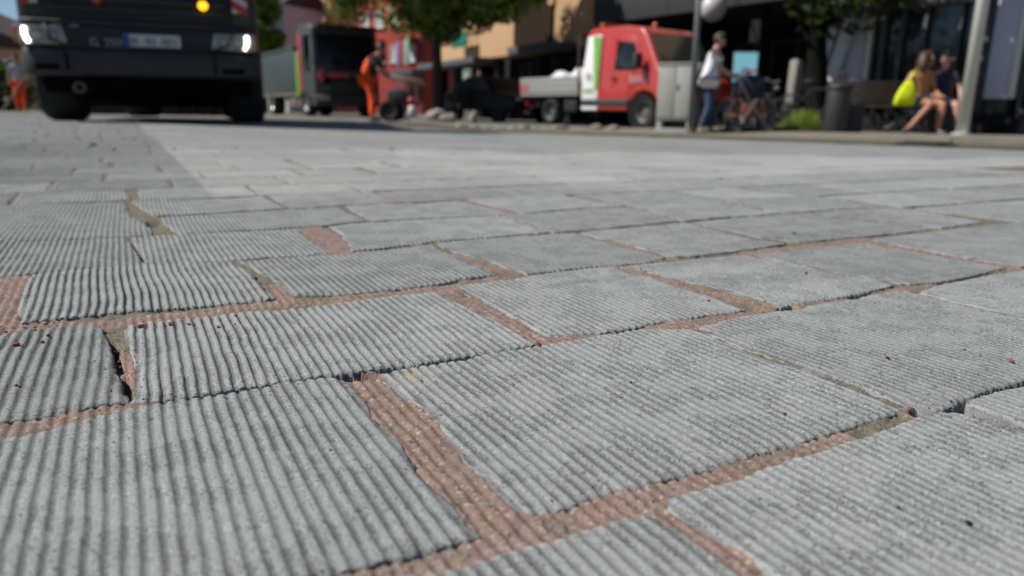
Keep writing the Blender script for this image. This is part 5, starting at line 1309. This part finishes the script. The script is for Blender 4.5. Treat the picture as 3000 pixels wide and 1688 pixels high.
# --- peach building further along
p0 = Vector((-3.9, 36.9, -.15)); pa = math.atan2(-.887, .461)
pb = thing("peach_building", "peach rendered building with a grey ledge over dark shop windows", "building", p0, pa)
box("wall", (6.6, 4.0, 5.9), (13.2, 8.0, 6.8), PEACH, pb, .01)
box("ledge", (3.3, -.40, 2.36), (6.6, 1.2, .24), LEDGE, pb, .01)
box("ledge_short", (11.3, -.45, 2.50), (3.2, 1.1, .26), LEDGE, pb, .01)
box("brown_bay", (9.9, -.04, 5.0), (2.9, .12, 4.4), BROWN, pb)
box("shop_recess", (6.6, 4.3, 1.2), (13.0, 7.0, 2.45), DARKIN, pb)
for k in range(6):
    box("shop_pier", (.25 + 2.5 * k, .22, 1.2), (.40, .44, 2.4), DARKBASE, pb, .01)
    window(pb, 1.5 + 2.1 * k if k < 5 else 12.6, .35, 1.5, 1.9, CHARF, .70, 1, pbr("shop_glass", (.03, .045, .042), .12, 0, .3, 1.5))
for x, z in ((1.4, 5.2), (3.6, 5.2), (6.3, 4.55), (7.6, 4.55), (12.4, 5.4)): window(pb, x, z, 1.0, 1.6, WHITEF, 0, 1)
box("shutter", (11.25, -.06, 5.6), (.34, .10, 3.2), PEACH, pb, .01)
gsn = thing("green_shop_sign", "dark green sign hanging on the peach wall just under the tree's leaves", "sign", local(p0, pa, (4.05, -.5, 0)), pa)
box("board", (0, 0, 3.35), (1.6, .08, .62), pbr("sign_green", (.010, .17, .105), .6), gsn, .015)
box("bracket", (.0, .25, 3.55), (.05, .42, .05), CHARF, gsn)
box("bracket", (.6, .25, 3.55), (.05, .42, .05), CHARF, gsn)
PALEBOX = pbr("pale_green_display", (.10, .14, .125), .7, 0, .3, 2)
dsp = thing("display_panel", "tall pale green panel in the shop front right of the tree trunk", "panel", (-1.95, 30.5, -.15), pa)
box("panel", (0, 0, 1.05), (.85, .10, 1.9), PALEBOX, dsp, .02)
box("notice", (0, -.06, 1.62), (.5, .02, .4), pbr("notice_paper", (.34, .32, .24), .8), dsp)

# --- red building
r0 = Vector((-10.9, 52.0, -.1)); ra = rad(-38)
rb = thing("red_building", "red rendered building with a row of small white windows behind the lorry", "building", r0, ra)
box("wall", (3.2, 3, 4.2), (6.4, 6.0, 8.4), REDW, rb, .01)
for k in range(4):
    for z in (3.35, 5.6): window(rb, .85 + 1.45 * k, z, .85, 1.05, WHITEF, 0, 0, pbr("blind_white", (.55, .55, .54), .7))
box("shop_ledge", (5.4, -.5, 2.62), (1.9, 1.2, .36), LEDGE, rb, .01)
box("downpipe", (6.25, -.06, 3.6), (.10, .10, 7.0), CHARC, rb)
box("door", (4.2, -.03, 1.1), (1.0, .08, 2.2), pbr("dark_red_door", (.14, .02, .018), .6), rb, .01)
vs_ = thing("shop_banner", "lilac and green hanging shop banners on the red building's corner", "banner", local(r0, ra, (5.3, -.9, 0)), ra)
box("lilac_banner", (-.35, 0, 3.75), (.42, .05, 1.5), pbr("banner_lilac", (.26, .16, .32), .8), vs_, .01)
box("green_banner", (.45, 0, 3.95), (.50, .05, 1.7), pbr("banner_green", (.24, .36, .27), .8), vs_, .01)
box("bracket", (.05, .45, 4.75), (1.4, .9, .06), CHARF, vs_)

# --- pink and white houses in the gap, houses at far left
k0 = Vector((-18.0, 58.0, -.1))
pk = thing("pink_house", "pink gabled house seen in the gap above the lorry", "house", k0, rad(-28))
MB().prism([(.6, 0), (5.4, 0), (5.4, 7.6), (3.0, 10.2), (.6, 7.6)], 'y', 0, 8).build("wall", PINKW, pk)
rf = MB().prism([(.3, 7.5), (3.0, 10.3), (5.7, 7.5), (5.9, 7.75), (3.0, 10.7), (.1, 7.75)], 'y', -.3, 8.3).build("roof", TILE, pk)
box("chimney", (4.0, 4, 10.4), (.6, .6, 1.4), PINKW, rf)
for x in (1.9, 3.0, 4.1):
    for z in (3.6, 6.0): window(pk, x, z, .75, 1.3, WHITEF, 0, 0, pbr("cream_blind", (.42, .40, .33), .8))
wh0 = Vector((-18.1, 53.0, -.1))
wb = thing("white_house", "narrow white house with balcony bars under a dark awning left of the pink one", "house", wh0, rad(-24))
box("wall", (1.2, 2.5, 3.6), (2.4, 5, 7.2), pbr("white_render", (.52, .52, .50), .9, 0, .06, 2), wb)
for k in range(5): box("balcony_bar", (.5 + .38 * k, -.25, 4.9), (.12, .08, 1.7), WHITEF, wb)
box("balcony_rail", (1.25, -.25, 4.0), (2.2, .12, .2), WHITEF, wb)
MB().prism([(-.9, 6.0), (.15, 6.35), (.15, 7.3), (-.5, 7.3)], 'x', -.8, 2.1).build("awning", pbr("navy_awning", (.020, .028, .055), .8), wb)
window(wb, 1.2, 4.3, .9, 1.6, CHARF, 0, 0)
MB().prism([(-.3, 7.2), (2.5, 8.6), (5.3, 7.2)], 'x', -.2, 2.6).build("roof", TILE, wb)
lh = thing("left_house", "pink house with dark roof at the far left edge below the sky", "house", (-27.6, 36.0, -.1), rad(4))
box("wall", (1.9, 3, 1.7), (4.4, 6, 3.4), PINKW, lh)
MB().prism([(-4.5, 3.6), (-.8, 5.2), (4.45, 3.0), (4.45, 2.8), (-4.5, 3.3)], 'y', -.4, 6.4).build("roof", TILE, lh)
window(lh, 2.9, 1.2, .9, 1.2, WHITEF, 0, 1)
window(lh, 1.0, 1.2, .9, 1.2, WHITEF, 0, 1)
bk = thing("terrace_block", "long plain house block closing the street behind the trees", "building", (-20.0, 74.0, -.1), rad(-3))
box("wall", (16, 4, 4.6), (32, 8, 9.2), pbr("cream_render", (.48, .42, .33), .9, 0, .07, 1), bk)
MB().prism([(-.5, 9.1), (4, 12), (8.5, 9.1)], 'x', -.4, 32.4).build("roof", TILE, bk)
for k in range(12):
    for z in (1.4, 4.2, 6.8): window(bk, 1.6 + 2.6 * k, z, 1.0, 1.5, WHITEF, 0, 1)

# --- the near building on the right
n0 = Vector((6.30, 14.30, -.14)); na = math.atan2(-.82, .57)
nb = thing("corner_shop", "white building, its walls coloured lavender for shade, with big black shop windows at the right behind the bench", "building", n0, na)
box("plinth", (3.2, .16, .20), (6.4, .40, .40), DARKBASE, nb, .01)
box("upper_wall", (3.2, 2.8, 3.55), (6.4, 5.6, 2.3), LAV, nb, .01)
box("lintel", (1.45, .05, 2.26), (1.95, .14, .16), CHARF, nb, .006)
box("pier_left", (.16, .14, 1.40), (.32, .30, 2.0), LAV, nb, .006)
box("pier_dark", (2.36, .12, 1.40), (.26, .34, 2.0), CHARC, nb, .01)
box("wall_panel", (2.67, .10, 1.52), (.36, .26, 1.76), LAV, nb, .006)
box("panel_base", (2.67, .11, .52), (.36, .24, .24), CHARC, nb, .006)
box("white_post", (2.905, .0, 1.52), (.085, .12, 1.76), pbr("white_post_paint", (.66, .66, .60), .5, 0, .05, 3), nb, .006)
box("white_post", (3.20, -.02, 1.75), (.06, .10, 1.30), _mats["white_post_paint"], nb, .006)
box("white_post", (.42, -.02, 1.70), (.07, .12, 1.40), _mats["white_post_paint"], nb, .006)
for k, x in enumerate((.66, .98, 1.38, 1.96)): box("mullion", (x, .04, 1.29), (.055, .12, 1.78), CHARF, nb, .006)
for x0, x1 in ((.45, .64), (.69, .95), (1.01, 1.35), (1.41, 1.93), (1.99, 2.23)):
    pn = box("shop_pane", ((x0 + x1) / 2, .10, 1.29), (x1 - x0, .02, 1.78), GLASS, nb)
fr_ = MB().box((3.02, .06, 1.35), (.05, .14, 1.9)).box((3.9, .06, 2.26), (1.8, .14, .08)).box((3.9, .06, .44), (1.8, .14, .08)).box((3.42, .065, 1.35), (.05, .12, 1.74)).build("door_frame", CHARF, nb, .004)
for x0, x1 in ((3.05, 3.39), (3.45, 4.7)): box("door_pane", ((x0 + x1) / 2, .11, 1.35), (x1 - x0, .02, 1.74), GLASS, nb)
box("end_wall", (5.6, .2, 1.4), (1.6, .4, 2.0), LAV, nb)
box("inner_back", (3.2, 2.2, 1.3), (6.2, .1, 2.3), DARKIN, nb)
box("return_wall", (.05, 2.9, 1.3), (.10, 5.2, 2.2), LAV, nb)
box("roof_slab", (3.2, 2.7, 4.78), (6.9, 6.2, .16), CHARC, nb)
MB().prism([(-.02, 2.30), (.22, 2.30), (-.20, .72), (-.44, .72)], 'y', -.12, -.06).build("slanted_board", pbr("white_board", (.60, .60, .66), .6), nb)
MB().prism([(-.42, 2.0), (-.24, 2.0), (-.46, 1.05), (-.64, 1.05)], 'y', -.05, .0).build("slanted_board", _mats["white_board"], nb)
for k, (x, z) in enumerate(((2.31, 1.88), (2.40, 1.58), (2.37, 1.28))):
    MB().lathe([(.045, 0), (.04, -.03), (.001, -.035)], 'y', 14, (x, -.052, z)).build("wall_spot", WHITEF, nb)
pp = thing("grey_pillar", "pale grey pillar in the shade left of the dark tree trunk", "pillar", (5.62, 15.1, gzf(5.62, 15.1)), na)
MB().prism([(-.10, 0), (.08, 0), (.10, .9), (.13, 1.38), (.03, 1.44), (-.06, 1.40)], 'y', -.09, .09).build("shaft", pbr("pillar_grey", (.26, .25, .22), .8, 0, .1, 5), pp, .02)
box("dark_base", (0, 0, .28), (.26, .24, .56), DARKST, pp, .01)

# people standing in the shade of the shop ledge, far back
person("dim figure in dark clothes standing in the shade under the grey ledge", (-1.30, 27.0, -.15), rad(-90), stand(0.), SKIN, HAIRD, DARKTOP, DARKTOP, SHOED, face=False)
person("dim figure in mauve top beside the one in dark clothes under the ledge", (-.62, 26.4, -.15), rad(-110), stand(.02), TANSK, HAIRB, pbr("mauve_cloth", (.20, .13, .15), .85), pbr("maroon_cloth", (.12, .035, .035), .85), SHOED, face=False)

# ------------------------------------------------------------------ trees and plants
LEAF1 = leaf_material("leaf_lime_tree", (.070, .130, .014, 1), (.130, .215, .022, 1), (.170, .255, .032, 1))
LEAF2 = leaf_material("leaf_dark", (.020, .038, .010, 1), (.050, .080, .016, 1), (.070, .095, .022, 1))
LEAF3 = leaf_material("leaf_shaded_green", (.007, .013, .004, 1), (.020, .032, .007, 1), (.030, .042, .010, 1))  # darker copy of the leaf greens, the crown's shade is in the colour
BARK = pbr("tree_bark", (.035, .027, .020), .9, 0, .35, 9, .8, 26)
def leaves(centres, radii, per, size, seed, mat, name="crown", parent=None, squash=.8):
    r = np.random.default_rng(seed); vs = []
    for c, R in zip(centres, radii):
        d = r.normal(size=(per, 3)); d /= np.linalg.norm(d, axis=1)[:, None]
        p = np.array(c) + d * (R * r.random((per, 1)) ** .45) * np.array([1, 1, squash])
        a = r.normal(size=(per, 3)); a /= np.linalg.norm(a, axis=1)[:, None]
        b = np.cross(a, r.normal(size=(per, 3))); b /= np.linalg.norm(b, axis=1)[:, None]
        s = size * (.6 + .8 * r.random((per, 1)))
        vs.append(np.stack([p - a * s, p - b * s * .55, p + a * s, p + b * s * .55], 1))
    v = np.concatenate(vs).reshape(-1, 3); q = np.arange(len(v)).reshape(-1, 4)
    me = mesh_np(name, v, q); me.materials.append(mat)
    return link(name, me, parent)

def tree(label, loc, h, trunk_r, crown_c, crown_r, nclump, per, size, seed, mat, group=None, clump=.85, trunk_lean=.0, bark=None):
    t = thing("tree", label, "tree", loc, 0, group); rg = random.Random(seed)
    cs, rs = [], []
    for k in range(nclump):
        while True:
            u = Vector((rg.uniform(-1, 1), rg.uniform(-1, 1), rg.uniform(-1, 1)))
            if .35 < u.length < 1: break
        cs.append((crown_c[0] + u.x * crown_r[0], crown_c[1] + u.y * crown_r[1], crown_c[2] + u.z * crown_r[2])); rs.append(clump * rg.uniform(.6, 1.15))
    m = MB().tube([(0, 0, -.1), (.02, 0, .4), (trunk_lean * .5, .03, h * .4), (trunk_lean, 0, h)], [trunk_r * 1.35, trunk_r * 1.05, trunk_r * .9, trunk_r * .45], 12)
    for k in range(0, nclump, max(1, nclump // 12)):
        c = Vector(cs[k]); z0 = h * rg.uniform(.45, .85); s = Vector((trunk_lean * z0 / h, 0, z0))
        m.tube([s, s.lerp(c, .5) + Vector((0, 0, .15)), c], [trunk_r * .42, trunk_r * .25, trunk_r * .08], 6)
    m.build("trunk", bark or BARK, t, 0, True)
    leaves(cs, rs, per, size, seed, mat, "crown", t)
    return t
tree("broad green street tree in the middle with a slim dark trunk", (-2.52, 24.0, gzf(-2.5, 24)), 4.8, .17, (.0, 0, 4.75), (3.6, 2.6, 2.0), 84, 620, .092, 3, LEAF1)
tree("dark tree with a black shaded trunk between the pushchair and the litter bin", (5.72, 14.0, gzf(5.7, 14)), 4.0, .19, (.45, -.2, 3.95), (2.15, 2.2, 1.7), 54, 420, .085, 4, LEAF3, trunk_lean=-.25, bark=pbr("shaded_ivy_bark", (.008, .009, .006), .95, 0, .3, 9, .8, 26, spec=.1))  # bark near black, the trunk's shade is put into its colour
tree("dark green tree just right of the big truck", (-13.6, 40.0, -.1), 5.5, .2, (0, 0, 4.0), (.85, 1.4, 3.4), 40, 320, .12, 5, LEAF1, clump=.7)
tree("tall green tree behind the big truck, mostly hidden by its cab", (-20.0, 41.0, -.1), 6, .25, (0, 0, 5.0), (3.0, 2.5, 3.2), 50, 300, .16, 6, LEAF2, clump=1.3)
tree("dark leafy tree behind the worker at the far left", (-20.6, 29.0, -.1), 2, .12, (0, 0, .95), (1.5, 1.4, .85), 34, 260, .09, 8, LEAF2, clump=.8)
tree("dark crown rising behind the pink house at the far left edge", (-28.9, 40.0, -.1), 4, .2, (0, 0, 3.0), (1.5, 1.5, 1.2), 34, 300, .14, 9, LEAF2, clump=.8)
# tuft of bright grass on a mound of earth at the foot of the dark tree
md_ = MB().ball((0, 0, 0), (1.2, .55, .13), 26, 8).build("earth_mound", M_SAND, None, 0, True)
md_.location = (4.75, 13.2, gzf(4.75, 13.2) + .02); md_['kind'] = 'structure'
r_ = np.random.default_rng(12); n_ = 900
bxy = r_.normal(size=(n_, 2)) * np.array([.20, .12]); hgt_ = (.20 * np.exp(-(bxy[:, 0] / .3) ** 2) + .06) * (.5 + r_.random(n_)); lean_ = r_.normal(size=(n_, 2)) * .07
w2 = r_.normal(size=(n_, 2)); w2 /= np.linalg.norm(w2, axis=1)[:, None]; w2 *= .006
Z0 = np.zeros((n_, 1))
a0 = np.c_[bxy - w2, Z0]; a1 = np.c_[bxy + w2, Z0]; a2 = np.c_[bxy + lean_ + w2 * .3, hgt_[:, None]]; a3 = np.c_[bxy + lean_ - w2 * .3, hgt_[:, None]]
v = np.stack([a0, a1, a2, a3], 1).reshape(-1, 3)
me = mesh_np("grass_tuft", v, np.arange(len(v)).reshape(-1, 4)); me.materials.append(leaf_material("leaf_grass", (.17, .27, .03, 1), (.26, .37, .05, 1), (.30, .40, .06, 1)))
gt = link("grass_tuft", me); gt.location = (5.08, 13.0, gzf(5.08, 13) + .10); gt['kind'] = 'stuff'

LEAFY = pbr("leaf_hedge_shade", (.007, .012, .006), .8, 0, .3, 3, spec=.15)  # leaf colour near black, with the shade behind the truck painted in
# hedge added behind the big truck to make the gap beneath it black
hg = thing("hedge", "long dark hedge added behind the big truck to blacken the gap under its chassis", "hedge", (-11.3, 22.5, gzf(-11.3, 22.5)), rad(4))
cs_ = [(-2.7 + .42 * k, random.uniform(-.15, .15), z) for k in range(14) for z in (.22, .62, 1.0)]
leaves(cs_, [.42] * len(cs_), 190, .055, 15, LEAFY, "foliage", hg, 1.)
MB().box((0, 0, .45), (5.6, .5, .9)).build("inner_twigs", BARK, hg)
